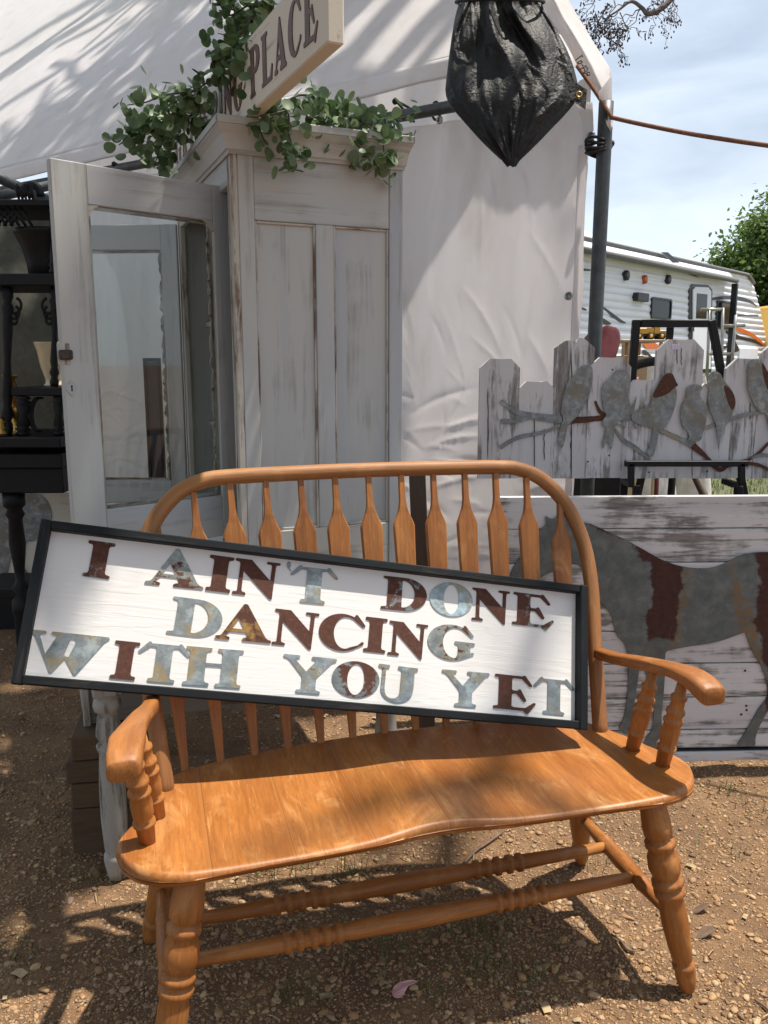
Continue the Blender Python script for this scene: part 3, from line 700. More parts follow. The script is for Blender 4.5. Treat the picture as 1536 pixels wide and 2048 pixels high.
# arms
for sx in (-1, 1):
    st = [((.505, .150, .604), .0145, .0125), ((.512, .09, .612), .0165, .013), ((.525, .03, .624), .019, .0135), ((.534, -.03, .636), .0215, .0135), ((.542, -.085, .645), .026, .0135), ((.547, -.120, .648), .0305, .014), ((.549, -.150, .646), .0295, .0165), ((.551, -.173, .640), .0295, .0195), ((.552, -.190, .634), .0275, .0205), ((.553, -.199, .631), .026, .018), ((.553, -.202, .630), .018, .012)]
    P = spline([q[0] for q in st], 4); W_ = np.interp(np.arange(len(P)) / 4, range(len(st)), [q[1] for q in st]); H_ = np.interp(np.arange(len(P)) / 4, range(len(st)), [q[2] for q in st])
    vs = []; gs = []; n_ = 20
    for i, p in enumerate(P):
        for j in range(n_):
            th = 2 * PI * j / n_; c, s_ = math.cos(th), math.sin(th); e = .55
            vs.append((sx * (p.x + W_[i] * math.copysign(abs(c) ** e, c)), p.y, p.z + H_[i] * math.copysign(abs(s_) ** e, s_))); gs.append((p.y + sx, W_[i] * c, H_[i] * s_))
    fs = [[i * n_ + j, i * n_ + (j + 1) % n_, (i + 1) * n_ + (j + 1) % n_, (i + 1) * n_ + j] for i in range(len(P) - 1) for j in range(n_)] + [list(range(n_))[::-1], [(len(P) - 1) * n_ + j for j in range(n_)]]
    m = MB(); m.add(vs, fs if sx < 0 else [q[::-1] for q in fs], gs); part('arm', m, M_bench, bench)
    pf0 = [(0, .0150), (.2, .0165), (.21, .0185), (.235, .0185), (.25, .0155), (.3, .0175), (.42, .0182), (.50, .0165), (.515, .0188), (.54, .0188), (.555, .016), (.60, .0165), (.62, .0185), (.65, .018), (.67, .0155), (.76, .015), (.775, .0168), (.80, .0165), (.82, .0135), (1, .0125)]
    pf = [(t_, r_ + (r_ - .0163) * .7) for t_, r_ in pf0]
    for (b_, t_) in (((.524, -.088, .434), (.541, -.118, .640)), ((.505, -.004, .434), (.530, -.032, .630))):
        m = MB(); m.lathe((sx * b_[0], b_[1], b_[2]), (sx * t_[0], t_[1], t_[2]), pf, 18); part('arm_post', m, M_bench, bench)
# legs and stretchers
lgp = [(0, .0215), (.06, .0265), (.15, .0295), (.19, .0285), (.205, .0235), (.215, .0235), (.225, .0290), (.25, .0290), (.262, .0245), (.30, .0295), (.36, .0305), (.40, .0265), (.41, .0235), (.42, .0295), (.445, .0300), (.455, .0250), (.463, .0250), (.472, .0295), (.50, .0290), (.515, .0250), (.56, .0270), (.64, .0272), (.75, .0240), (.83, .0205), (.845, .0200), (.852, .0235), (.875, .0235), (.885, .0215), (.92, .0225), (.96, .0205), (.99, .0175), (1, .0150)]
legs = {}
for sx in (-1, 1):
    for sy, (tx, ty, fx, fy) in ((-1, (.452, -.158, .527, -.219)), (1, (.452, .135, .540, .246))):
        A_ = Vector((sx * tx, ty, .415)); B_ = Vector((sx * fx, fy, .0)); legs[(sx, sy)] = (A_, B_)
        m = MB(); m.lathe(A_, B_, [(t_, r_ + (r_ - .0262) * (.45 if .19 < t_ < .53 or t_ > .84 else 0)) for t_, r_ in lgp], 28); part('leg', m, M_bench, bench)
for sx in (-1, 1):
    a_ = legs[(sx, -1)]; b_ = legs[(sx, 1)]; A_ = a_[0].lerp(a_[1], .62); B_ = b_[0].lerp(b_[1], .62)
    m = MB(); m.lathe(A_, B_, [(0, .0115), (.2, .0145), (.28, .0165), (.29, .0182), (.31, .0182), (.32, .0165), (.5, .0195), (.68, .0165), (.69, .0182), (.71, .0182), (.72, .0165), (.8, .0145), (1, .0115)], 16); part('side_stretcher', m, M_bench, bench)
    legs[sx] = (A_, B_)
rg = [(0, .0118), (.14, .0145), (.215, .0165)]
for c in (.222, .247, .275, .300, .325):
    rg += [(c - .003, .0150), (c, .0205), (c + .009, .0205), (c + .012, .0150)]
rg += [(.36, .0178), (.5, .0198)]
rg = rg + [(1 - t_, r_) for t_, r_ in rg[-2::-1]]
for k in (.36, .66):
    A_ = legs[-1][0].lerp(legs[-1][1], k); B_ = legs[1][0].lerp(legs[1][1], k); m = MB(); m.lathe(A_, B_, rg, 18); part('long_stretcher', m, M_bench, bench)

# ================================================================== the lettered sign
SX, SY, SZ = Vector((.9664, .1943, -.1681)), Vector((-.2475, .8796, -.4062)), Vector((.069, .4341, .8982))
SY = SY.normalized(); SX = (SX - SY * SX.dot(SY)).normalized(); SZ = SX.cross(SY)
SO = Vector((-.11951, 1.71403, .70938)); SO = CC + (SO - CC) * .982; SW, SH = 1.2258 * .982, .3303 * .982
sign = thing('lettered_sign', 'long white sign in black frame reading I AIN\'T DONE DANCING WITH YOU YET', 'sign', frame(SO, SX, None, SY, SZ))
FB = .0195; FDp = .026; FT = .034                     # frame bar width, front depth over the panel
m = MB(); m.box(-SW / 2 + .006, SW / 2 - .006, FDp, FT - .001, -SH / 2 + .006, SH / 2 - .006, .001, 0, 0.); part('panel', m, M_signw, sign)
for a_ in ((-SW / 2, SW / 2, SH / 2 - FB * .9, SH / 2), (-SW / 2, SW / 2, -SH / 2, -SH / 2 + FB * .9)):
    m = MB(); m.box(a_[0] + FB, a_[1] - FB - .0005, .0, FT, a_[2], a_[3], .002, 0); part('frame_bar', m, M_black, sign)
for a_ in ((-SW / 2, -SW / 2 + FB), (SW / 2 - FB, SW / 2)):
    m = MB(); m.box(a_[0], a_[1], -.001, FT + .001, -SH / 2 - .001, SH / 2 + .001, .002, 2); part('frame_bar', m, M_black, sign)
# letters cut from sheet metal: outlines in a unit box
def arc(cx, cy, rx, ry, a0, a1, n=18): return [(cx + rx * math.cos(math.radians(a0 + (a1 - a0) * i / n)), cy + ry * math.sin(math.radians(a0 + (a1 - a0) * i / n))) for i in range(n + 1)]
GL = {
 'I': [[(0, .01), (.03, 0), (.97, 0), (1, .02), (1, .075), (.95, .095), (.84, .105), (.80, .16), (.80, .84), (.84, .895), (.95, .905), (1, .925), (1, .98), (.97, 1), (.03, 1), (0, .98), (0, .925), (.05, .905), (.16, .895), (.20, .84), (.20, .16), (.16, .105), (.05, .095), (0, .075)]],
 'A': [[(0, 0), (.24, 0), (.255, .04), (.24, .075), (.17, .095), (.185, .14), (.25, .225), (.53, .225), (.565, .14), (.56, .10), (.50, .085), (.475, .05), (.485, 0), (.985, 0), (1, .04), (.985, .075), (.93, .09), (.895, .13), (.515, .985), (.48, 1), (.445, .985), (.115, .15), (.085, .10), (.01, .08), (-.005, .04)], [(.275, .31), (.495, .31), (.385, .59)]],
 'N': [[(0, 0), (.275, 0), (.29, .035), (.275, .07), (.205, .09), (.19, .13), (.185, .66), (.83, -.035), (.885, -.035), (.90, .86), (.915, .925), (.985, .935), (1, .965), (.985, 1), (.70, 1), (.685, .965), (.70, .93), (.79, .925), (.81, .88), (.805, .47), (.34, 1), (-.01, 1), (-.02, .96), (0, .925), (.075, .91), (.095, .86), (.095, .12), (.08, .085), (.0, .07), (-.012, .035)]],
 'T': [[(.255, 0), (.745, 0), (.76, .04), (.745, .075), (.675, .09), (.655, .13), (.655, .84), (.68, .88), (.77, .885), (.945, .70), (.985, .70), (1, .74), (.82, .99), (.785, 1.0), (.755, .955), (.245, .955), (.215, 1.0), (.18, .99), (0, .74), (.015, .70), (.055, .70), (.23, .885), (.32, .88), (.345, .84), (.345, .13), (.325, .09), (.255, .075), (.24, .04)]],
 'D': [[(0, 0), (.5, 0)] + arc(.5, .5, .5, .5, -80, 80, 22) + [(.5, 1), (.03, 1), (.01, .96), (.03, .925), (.10, .91), (.12, .86), (.12, .14), (.10, .09), (.0, .075), (-.015, .04)], [(.44, .10), (.44, .90)] + arc(.44, .5, .29, .41, 80, -80, 18)],
 'O': [arc(.5, .5, .5, .5, 0, 350, 35), arc(.5, .5, .18, .43, 0, 348, 29)],
 'E': [[(0, 0), (.70, -.01), (.79, -.085), (.82, -.08), (1, .21), (.985, .245), (.945, .24), (.75, .075), (.47, .075), (.42, .11), (.42, .43), (.45, .465), (.54, .46), (.71, .25), (.755, .255), (.77, .30), (.63, .595), (.595, .60), (.555, .555), (.45, .555), (.42, .59), (.42, .87), (.45, .91), (.66, .905), (.85, .70), (.895, .70), (.905, .745), (.74, 1.0), (.70, 1.01), (.665, .985), (.02, .99), (.005, .95), (.02, .915), (.09, .905), (.11, .86), (.11, .13), (.09, .09), (0, .075), (-.012, .04)]],
 'C': [arc(.5, .5, .5, .5, 62, 312, 30) + [(.93, .235), (.985, .215), (1, .25), (.975, .29), (.93, .29)][::1][:0] + [(.90, .17), (.98, .235), (.985, .285), (.94, .30), (.86, .20)] + arc(.57, .5, .25, .43, -62, -270, 20)[0:] + [(.64, .925), (.72, .885), (.93, .70), (.98, .70), (.99, .745), (.80, 1.01), (.765, 1.01)]],
 'G': [arc(.5, .5, .5, .5, 62, 300, 30) + [(.86, .13), (.985, .21), (.985, .255), (.95, .265), (.915, .25), (.905, .30), (.91, .40), (.93, .46), (.985, .47), (1, .505), (.985, .545), (.58, .545), (.565, .505), (.58, .47), (.64, .455), (.65, .40), (.65, .18), (.62, .11)] + arc(.57, .5, .25, .43, -75, -270, 20) + [(.64, .925), (.72, .885), (.91, .70), (.955, .70), (.965, .745), (.78, 1.01), (.745, 1.01)]],
 'W': [[(.345, 0), (.375, 0), (.50, .36), (.635, 0), (.665, 0), (.945, .86), (.985, .92), (1, .955), (.985, 1), (.30, 1), (.285, .96), (.30, .925), (.36, .905), (.255, .44), (.155, .87), (.165, .915), (.215, .925), (.23, .96), (.215, 1), (.01, 1), (-.005, .96), (.01, .925), (.065, .91), (.10, .85)], [(.48, .46), (.505, .42), (.54, .42), (.60, .80), (.58, .86), (.545, .865), (.525, .84)]],
 'H': [[(0, 0), (.44, 0), (.45, .04), (.44, .075), (.385, .09), (.36, .13), (.36, .53), (.64, .53), (.64, .13), (.615, .09), (.56, .075), (.55, .04), (.56, 0), (1, 0), (1.01, .04), (1, .075), (.95, .09), (.93, .13), (.93, .87), (.95, .91), (1, .925), (1.01, .96), (1, 1), (.56, 1), (.55, .96), (.56, .925), (.615, .91), (.64, .87), (.64, .60), (.36, .60), (.36, .87), (.385, .91), (.44, .925), (.45, .96), (.44, 1), (0, 1), (-.01, .96), (0, .925), (.05, .91), (.07, .87), (.07, .13), (.05, .09), (0, .075), (-.01, .04)]],
 'Y': [[(.30, 0), (.72, 0), (.735, .04), (.72, .075), (.66, .09), (.64, .13), (.64, .40), (.66, .46), (.915, .88), (.98, .92), (.995, .96), (.98, 1), (.54, 1), (.525, .96), (.54, .925), (.60, .91), (.60, .86), (.445, .58), (.235, .87), (.24, .915), (.30, .925), (.315, .96), (.30, 1), (.02, 1), (.005, .96), (.02, .925), (.08, .905), (.13, .85), (.365, .47), (.38, .40), (.38, .13), (.36, .09), (.30, .075), (.285, .04)]],
 'U': [[(.0, 1), (-.012, .96), (0, .925), (.075, .91), (.095, .87), (.095, .32)] + arc(.51, .33, .415, .345, 185, 345, 18) + [(.93, .40), (.93, .87), (.95, .91), (1, .925), (1.01, .96), (1, 1), (.50, 1), (.49, .96), (.50, .925), (.57, .91), (.59, .87), (.59, .30)] + arc(.395, .27, .19, .20, -15, -165, 12) + [(.19, .34), (.19, .87), (.21, .91), (.27, .925), (.28, .96), (.27, 1)]],
 'P': [[(0, 0), (.5, 0), (.5, .07), (.42, .09), (.42, .44), (.55, .44)] + arc(.55, .72, .43, .28, -88, 88, 18) + [(.55, 1), (0, 1), (0, .93), (.1, .91), (.1, .09), (0, .07)], [(.42, .53), (.42, .92)] + arc(.45, .725, .24, .195, 88, -88, 14)],
 'L': [[(0, 0), (.93, 0), (1, .28), (.93, .3), (.78, .09), (.43, .09), (.43, .91), (.53, .93), (.53, 1), (0, 1), (0, .93), (.1, .91), (.1, .09), (0, .07)]],
 'R': [[(0, 0), (.48, 0), (.48, .07), (.42, .09), (.42, .42), (.5, .42), (.72, .03), (.8, 0), (1, 0), (1, .07), (.93, .1), (.72, .46)] + arc(.58, .72, .38, .28, -60, 88, 16) + [(.55, 1), (0, 1), (0, .93), (.1, .91), (.1, .09), (0, .07)], [(.42, .51), (.42, .92)] + arc(.45, .715, .22, .2, 88, -88, 14)],
}
def za(x, y): return 20 + .2604 * x, 1040 + .2604 * y
def zb(x, y): return 400 + .2604 * x, 1080 + .2604 * y
def zc(x, y): return 780 + .27344 * x, 1110 + .27344 * y
SPN = SY; SPO = SO + SY * FDp
SMI = frame(SO, SX, None, SY, SZ).inverted()
def onsign(p): q = SMI @ pl(p[0], p[1], SPO, SPN); return Vector((q.x, q.z, 0))
LT = [('I', za(553, 430), za(762, 457), 278, .2604, M_half), ('A', za(1035, 490), za(1485, 537), 290, .2604, M_zincr), ('I', zb(40, 385), zb(228, 408), 272, .2604, M_rust), ('N', zb(248, 412), zb(590, 452), 272, .2604, M_rust), ('T', zb(676, 466), zb(1045, 502), 278, .2604, M_zinc2),
      ('D', zc(-66, 392), zc(262, 425), 238, .27344, M_half), ('O', zc(283, 432), zc(598, 466), 245, .27344, M_zincb), ('N', zc(598, 475), zc(870, 505), 234, .27344, M_rust), ('E', zc(893, 505), zc(1195, 540), 234, .27344, M_half),
      ('D', za(1203, 872), zb(150, 768), 287, .2604, M_zinc2), ('A', zb(115, 755), zb(545, 795), 282, .2604, M_rusty), ('N', zb(552, 800), zb(890, 838), 272, .2604, M_rust), ('C', zb(898, 832), zb(1255, 872), 283, .2604, M_rust), ('I', zb(1252, 855), zb(1420, 873), 265, .2604, M_rust), ('N', zc(-18, 728), zc(262, 760), 246, .27344, M_rust), ('G', zc(265, 748), zc(612, 788), 256, .27344, M_zincr),
      ('W', za(78, 1150), za(718, 1210), 312, .2604, M_zinc2), ('I', za(763, 1215), za(957, 1233), 292, .2604, M_rust), ('T', za(953, 1228), za(1357, 1262), 302, .2604, M_zinc2), ('H', za(1325, 1262), zb(305, 1140), 292, .2604, M_zinc2),
      ('Y', zb(610, 1158), zb(1030, 1195), 282, .2604, M_zinc), ('O', zb(998, 1190), zb(1365, 1228), 276, .2604, M_half), ('U', zc(-105, 1055), zc(180, 1088), 258, .27344, M_zinc), ('Y', zc(365, 1095), zc(722, 1122), 256, .27344, M_zinc), ('E', zc(755, 1118), zc(1062, 1146), 250, .27344, M_rust), ('T', zc(1040, 1152), zc(1345, 1180), 264, .27344, M_zinc)]
pxm = SH / 327
for i, (ch, bl, br, hpx, zs, mt) in enumerate(LT):
    a_ = onsign(bl); b_ = onsign(br); u_ = b_ - a_; e_ = u_.normalized(); up = Vector((-e_.y, e_.x, 0))
    mid = (bl[0] + br[0]) / 2; hh = (onsign((mid + hpx * zs * .12, (bl[1] + br[1]) / 2 - hpx * zs)) - onsign((mid, (bl[1] + br[1]) / 2))).dot(up)
    LP = [[((a_ + u_ * p[0] + up * p[1] * hh).x, (a_ + u_ * p[0] + up * p[1] * hh).y) for p in lp_] for lp_ in GL[ch]]
    tl = random.uniform(.0, .0006); m = MB(); m.prism(LP, FDp - .0003 - tl, FDp - .0018 - tl, lambda u, v, w_: (u, w_, v), go=i * .37); part('metal_letter', m, mt, sign)
ap = [onsign(zb(x, y)) for x, y in ((668, 178), (680, 165), (694, 172), (698, 195), (690, 218), (702, 236), (694, 240), (680, 222), (668, 205))]
m = MB(); m.prism([[(q.x, q.y) for q in ap]], FDp - .0003, FDp - .0018, lambda u, v, w_: (u, w_, v)); part('metal_apostrophe', m, M_zinc, sign)
# ================================================================== white table under the cabinet
CYAW = math.radians(23.0); CO = Vector((-.381, 2.278, 0)); ZB = .60; CM = frame(CO, yaw=CYAW)
table = thing('white_table', 'chipped white table with turned legs carrying the grey cabinet', 'table', CM)
tl_ = [(0, .028), (.12, .028), (.125, .031), (.14, .031), (.15, .020), (.165, .031), (.19, .034), (.215, .031), (.225, .021), (.25, .026), (.30, .030), (.33, .031), (.36, .024), (.375, .032), (.395, .030), (.41, .026), (.55, .031), (.72, .0315), (.86, .027), (.875, .024), (.885, .030), (.905, .0305), (.93, .029), (.97, .025), (1, .022)]
for lx in (-.415, .32):
    for ly in (-.235, .68):
        m = MB(); m.lathe((lx, ly, .57), (lx, ly, 0), tl_, 20); m.box(lx - .033, lx + .033, ly - .033, ly + .033, .49, .573, .003, 2); part('leg', m, M_legw, table)
for q in ((-.38, .285, -.25, -.228), (-.38, .285, .672, .694)):
    m = MB(); m.box(*q, .50, .571, .002); part('apron', m, M_legw, table)
for q in ((-.43, -.408, -.2, .645), (.313, .335, -.2, .645)):
    m = MB(); m.box(*q, .50, .571, .002); part('apron', m, M_legw, table)
for k in range(5):
    m = MB(); m.box(-.46 + k * .167, -.46 + k * .167 + .165, -.29, .75, .574, .599, .003, 1); part('top_board', m, M_legw, table)

# ================================================================== cabinet with open glazed doors
cab = thing('grey_cabinet', 'distressed grey-white cabinet with cornice and open glazed doors', 'cabinet', CM @ Matrix.Translation((0, 0, ZB)))
CL, CWd, CH = .472, .83, 1.222                       # side depth, front width, height to the cornice
def cbox(name, q, mat=M_cab, axis=None, b=.002, lab=None, parent=cab):
    m = MB(); m.box(*q, b, axis); return part(name, m, mat, parent, lab)
# near side: frame and two recessed panels
ST = .048
def sidex(px_): P = pl(px_, 700, CO, CM.to_3x3() @ Vector((0, -1, 0))); return (CM.inverted() @ P).x
x1, x2, x3, x4 = .042, .212, .264, .430
RT, RB0 = CH - .175, .205
cbox('stile', (0, x1, -.002, .02, 0, CH), axis=2); cbox('stile', (x4, CL, -.002, .02, 0, CH), axis=2)
cbox('rail', (x1 + .0005, x4 - .0005, 0, .02, RT, CH), axis=0); cbox('rail', (x1 + .0005, x4 - .0005, 0, .02, 0, RB0), axis=0)
cbox('mullion', (x2, x3, .001, .02, RB0 + .0005, RT - .0005), axis=2)
for a_, b_ in ((x1, x2), (x3, x4)):
    cbox('panel', (a_ + .0005, b_ - .0005, .010, .018, RB0 + .0005, RT - .0005), axis=2)
    for e in ((a_ + .0008, a_ + .006, RB0 + .0008, RT - .001), (b_ - .006, b_ - .0008, RB0 + .0008, RT - .001)): cbox('bead', (e[0], e[1], .0035, .0098, e[2], e[3]), M_cabd, 2, .001)
    cbox('bead', (a_ + .0065, b_ - .0065, .0035, .0098, RT - .007, RT - .001), M_cabd, 0, .001); cbox('bead', (a_ + .0065, b_ - .0065, .0035, .0098, RB0 + .0008, RB0 + .007), M_cabd, 0, .001)
# body
cbox('far_side', (.0, CL, CWd - .02, CWd, 0, CH), axis=2); cbox('back', (CL - .015, CL - .003, .0205, CWd - .0205, 0, CH - .001), M_cabin, 2)
cbox('bottom', (.0, CL - .016, .0205, CWd - .0205, .15, .18), M_cabin, 1); cbox('roof', (-.0, CL, .0, CWd, CH + .0005, CH + .018), axis=1)
for z in (.45, .80): cbox('shelf', (.06, CL - .016, .0205, CWd - .0205, z, z + .018), M_cabin, 1)
cbox('front_stile', (-.018, -.0005, -.002, .045, 0, CH), M_cabd, 2); cbox('front_stile', (-.018, -.0005, CWd - .045, CWd, 0, CH), M_cabd, 2)
cbox('front_rail', (-.0175, -.0006, .0455, CWd - .0455, CH - .085, CH - .0005), axis=1); cbox('front_rail', (-.0175, -.0006, .0455, CWd - .0455, .001, .165), axis=1)
# cornice: moulding swept round the top
prof = [(.0, -.016), (.005, -.016), (.007, -.008), (.012, -.006), (.014, .002), (.017, .012), (.024, .028), (.034, .040), (.038, .044), (.039, .047), (.043, .048), (.043, .064), (.040, .067), (-.02, .068)]
def corner(k, o):
    x0, x1_, y0, y1_ = -.018 - o, CL + o * .35, -.002 - o, CWd + o
    return [(x0, y0), (x1_, y0), (x1_, y1_), (x0, y1_)][k]
for k in range(4):
    m = MB(); a_ = k; b_ = (k + 1) % 4; vs = []; gs = []
    for o, z in prof:
        for q in (a_, b_): c = corner(q, o + .0004); vs.append((c[0], c[1], CH + z)); gs.append((c[0] + c[1] + k * 3, o * 1.0, z))
    m.add(vs, [[2 * i, 2 * i + 1, 2 * i + 3, 2 * i + 2] for i in range(len(prof) - 1)], gs, False); solid(part('cornice', m, M_cab, cab), .004, -1)
cbox('cornice_top', (-.05, CL + .005, -.035, CWd + .03, CH + .050, CH + .0675), axis=1)
# doors
def hinge_door(P1, P2, z0, z1, latch):
    """door between two floor points, heights above the cabinet bottom"""
    Mi = CM.inverted(); a_ = Mi @ Vector((P1.x, P1.y, 0)); b_ = Mi @ Vector((P2.x, P2.y, 0)); a_.z = b_.z = 0
    e = (b_ - a_).normalized(); nrm = Vector((-e.y, e.x, 0)); wd = (b_ - a_).length
    D = Matrix((e, nrm, Vector((0, 0, 1)))).transposed().to_4x4(); D.translation = a_
    return D, wd
def door(P1, P2, z0, z1, glass_in, name_lab, latch, stl, str_, rt, rb, chamf=.03):
    D, wd = hinge_door(P1, P2, z0, z1, latch); th = .021
    # frame cut as one plate with a clipped-corner opening, modelled as four members
    m = MB(D); m.box(0, str_, 0, th, z0, z1, .002, 2); dr = part('door', m, M_cab, cab, name_lab)
    m = MB(D); m.box(wd - stl, wd, 0, th, z0, z1, .002, 2); part('stile', m, M_cab, dr)
    m = MB(D); m.box(str_ + .0004, wd - stl - .0004, .0005, th - .0005, z1 - rt, z1 - .0005, .002, 0); part('rail', m, M_cab, dr)
    m = MB(D); m.box(str_ + .0004, wd - stl - .0004, .0005, th - .0005, z0 + .0005, z0 + rb, .002, 0); part('rail', m, M_cab, dr)
    ox0, ox1, oz0, oz1 = str_, wd - stl, z0 + rb, z1 - rt
    for cx, cz, sx, sz in ((ox0, oz1, 1, -1), (ox1, oz1, -1, -1)):
        m = MB(D); m.prism([[(cx, cz), (cx + sx * chamf, cz), (cx + sx * chamf * .45, cz + sz * chamf * .35), (cx, cz + sz * chamf)]], .001, th - .001, lambda u, v, w_: (u, w_, v)); part('corner_fillet', m, M_cabd, dr)
    q = ((ox0 + .0005, ox0 + .010, oz0 + .0005, oz1 - .0005), (ox1 - .010, ox1 - .0005, oz0 + .0005, oz1 - .0005), (ox0 + .0105, ox1 - .0105, oz1 - .010, oz1 - .0005), (ox0 + .0105, ox1 - .0105, oz0 + .0005, oz0 + .010))
    for a_ in q: m = MB(D); m.box(a_[0], a_[1], .004, .0085, a_[2], a_[3], .001); part('glazing_bead', m, M_cabd, dr)
    m = MB(D); m.box(ox0 + .001, ox1 - .001, .010, .0125, oz0 + .001, oz1 - .001, .0005); part('glass_pane', m, M_glass, dr)
    # old putty smears along the glass edge
    for k in range(26):
        zz_ = oz0 + (oz1 - oz0) * (k + random.random()) / 26; m = MB(D)
        s_ = random.uniform(.004, .010); m.prism([sm2([(ox0 + .010, zz_ - .018), (ox0 + .010 + s_, zz_ - .006), (ox0 + .010 + s_ * .7, zz_ + .008), (ox0 + .010, zz_ + .018)], 2)], .0078, .0098, lambda u, v, w_: (u, w_, v)); 
        part('putty_smear', m, M_cabd, dr)
    return dr, D, wd
zr = 1.755
P1 = gz(457, 378, zr); P2 = gz(92, 318, zr)
Z0d, Z1d = .775 - ZB, zr - ZB
dr1, D1, wd1 = door(P1, P2, Z0d, Z1d, True, 'near glazed door swung open towards the camera', True, .088, .066, .095, .12)
# on this door the outside faces away from the hinge line's left; fittings on the stile that shows
M_lat = plain('latch_iron', (.05, .042, .036), .6, .5, .4, 60, .3)
Dloc = CM @ Matrix.Translation((0, 0, ZB))
def ondoor(px_, py_, off=0.0):
    DW = Dloc @ D1; n_ = DW.to_3x3() @ Vector((0, 1, 0)); P = pl(px_, py_, DW.translation + n_ * .0215, n_); q = DW.inverted() @ P; return q
side = 1 if (Dloc.to_3x3() @ D1.to_3x3() @ Vector((0, 1, 0))).dot(CC - (Dloc @ D1).translation) > 0 else -1
def fit(px_, py_):
    DW = Dloc @ D1; n_ = DW.to_3x3() @ Vector((0, 1, 0)); P = pl(px_, py_, DW.translation + n_ * (.021 if side > 0 else 0), n_); return DW.inverted() @ P
ys0, ys1 = (.0212, .0235) if side > 0 else (-.0025, -.0002)
la = fit(127, 708)
m = MB(D1); m.box(la.x - .016, la.x + .016, ys0, ys1, la.z - .026, la.z + .026, .0008); lt = part('latch_plate', m, M_cabd, dr1)
m = MB(D1); yk = ys1 if side > 0 else ys0
m.box(la.x - .018, la.x + .014, min(yk + side * .0006, yk + side * .014), max(yk + side * .0006, yk + side * .014), la.z - .014, la.z + .010, .003); part('latch', m, M_lat, dr1)
kh = fit(143, 776)
m = MB(D1); m.prism([sm2([(kh.x, kh.z + .020), (kh.x + .009, kh.z + .010), (kh.x + .015, kh.z), (kh.x + .009, kh.z - .010), (kh.x, kh.z - .020), (kh.x - .009, kh.z - .010), (kh.x - .015, kh.z), (kh.x - .009, kh.z + .010)], 3), arc(kh.x, kh.z + .004, .003, .003, 0, 330, 8)], ys0, ys1, lambda u, v, w_: (u, w_, v)); part('keyhole_plate', m, M_cab, dr1)
m = MB(D1); yy = (ys0 + .0003, ys0 + .0026) if side > 0 else (ys1 - .0026, ys1 - .0003)
m.prism([arc(kh.x, kh.z + .004, .0028, .0028, -60, 240, 10) + [(kh.x - .0022, kh.z - .008), (kh.x + .0022, kh.z - .008)]], yy[0], yy[1], lambda u, v, w_: (u, w_, v)); part('keyhole', m, M_ink, dr1)
for z in (.35, .95):
    m = MB(D1); m.tube([(-.004, .0105, z), (-.004, .0105, z + .05)], .0045, 10); part('hinge', m, M_cabd, dr1)
Q = CM @ Vector((-.02, CWd - .005, 0)); Q2 = Q + Vector((-.375, .02, 0))
dr2, D2, wd2 = door(Q, Q2, Z0d - .01, Z1d - .005, True, 'far glazed door folded back behind the near one', False, .055, .055, .085, .085, .012)
# shelf contents: small brown board inside
cbox('inner_board', (.16, .40, .2, .215, .19, .27), M_darkwood, 0)

# ================================================================== board sign on the cabinet
zb_ = ZB + CH + .0685
PA = gz(655, 84, zb_); PB = gz(352, 361, zb_); dv = (PB - PA); dv.z = 0; ln = dv.length; dv.normalize(); nv_ = Vector((-dv.y, dv.x, 0)); 
# face seen from the left: outward normal to the left
nl = Vector((dv.y, -dv.x, 0)); nl = nl if nl.x < 0 else -nl
gs_ = thing('board_sign', 'long cream board sign lettered GATHERING PLACE lying across the cabinet top', 'sign', frame(PA, dv, None, -nl, Vector((0, 0, 1))))
BH = .172
m = MB(); m.box(0, ln + .02, 0, .036, 0, BH, .003, 0); part('board', m, M_signc, gs_)
txt = 'GATHERING PLACE'; adv = {'I': .055, ' ': .06}; tot = sum(adv.get(c, .105) for c in txt); k_ = (ln - .05) / tot; pos = ln - .01
for i, c in enumerate(txt):
    a_ = adv.get(c, .105) * k_
    if c != ' ':
        g0 = a_ * .08; wdt = a_ * .84
        m = MB(); m.prism([[(pos - g0 - p[0] * wdt, .028 + p[1] * .112) for p in lp_] for lp_ in GL[c]], -.0022, .0006, lambda u, v, w_: (u, w_, v)); part('brown_letter', m, M_brownlet, gs_)
    pos -= a_

# ================================================================== garland
gar = thing('leaf_garland', 'green round-leaf garland draped over the cabinet top and board sign', 'garland')
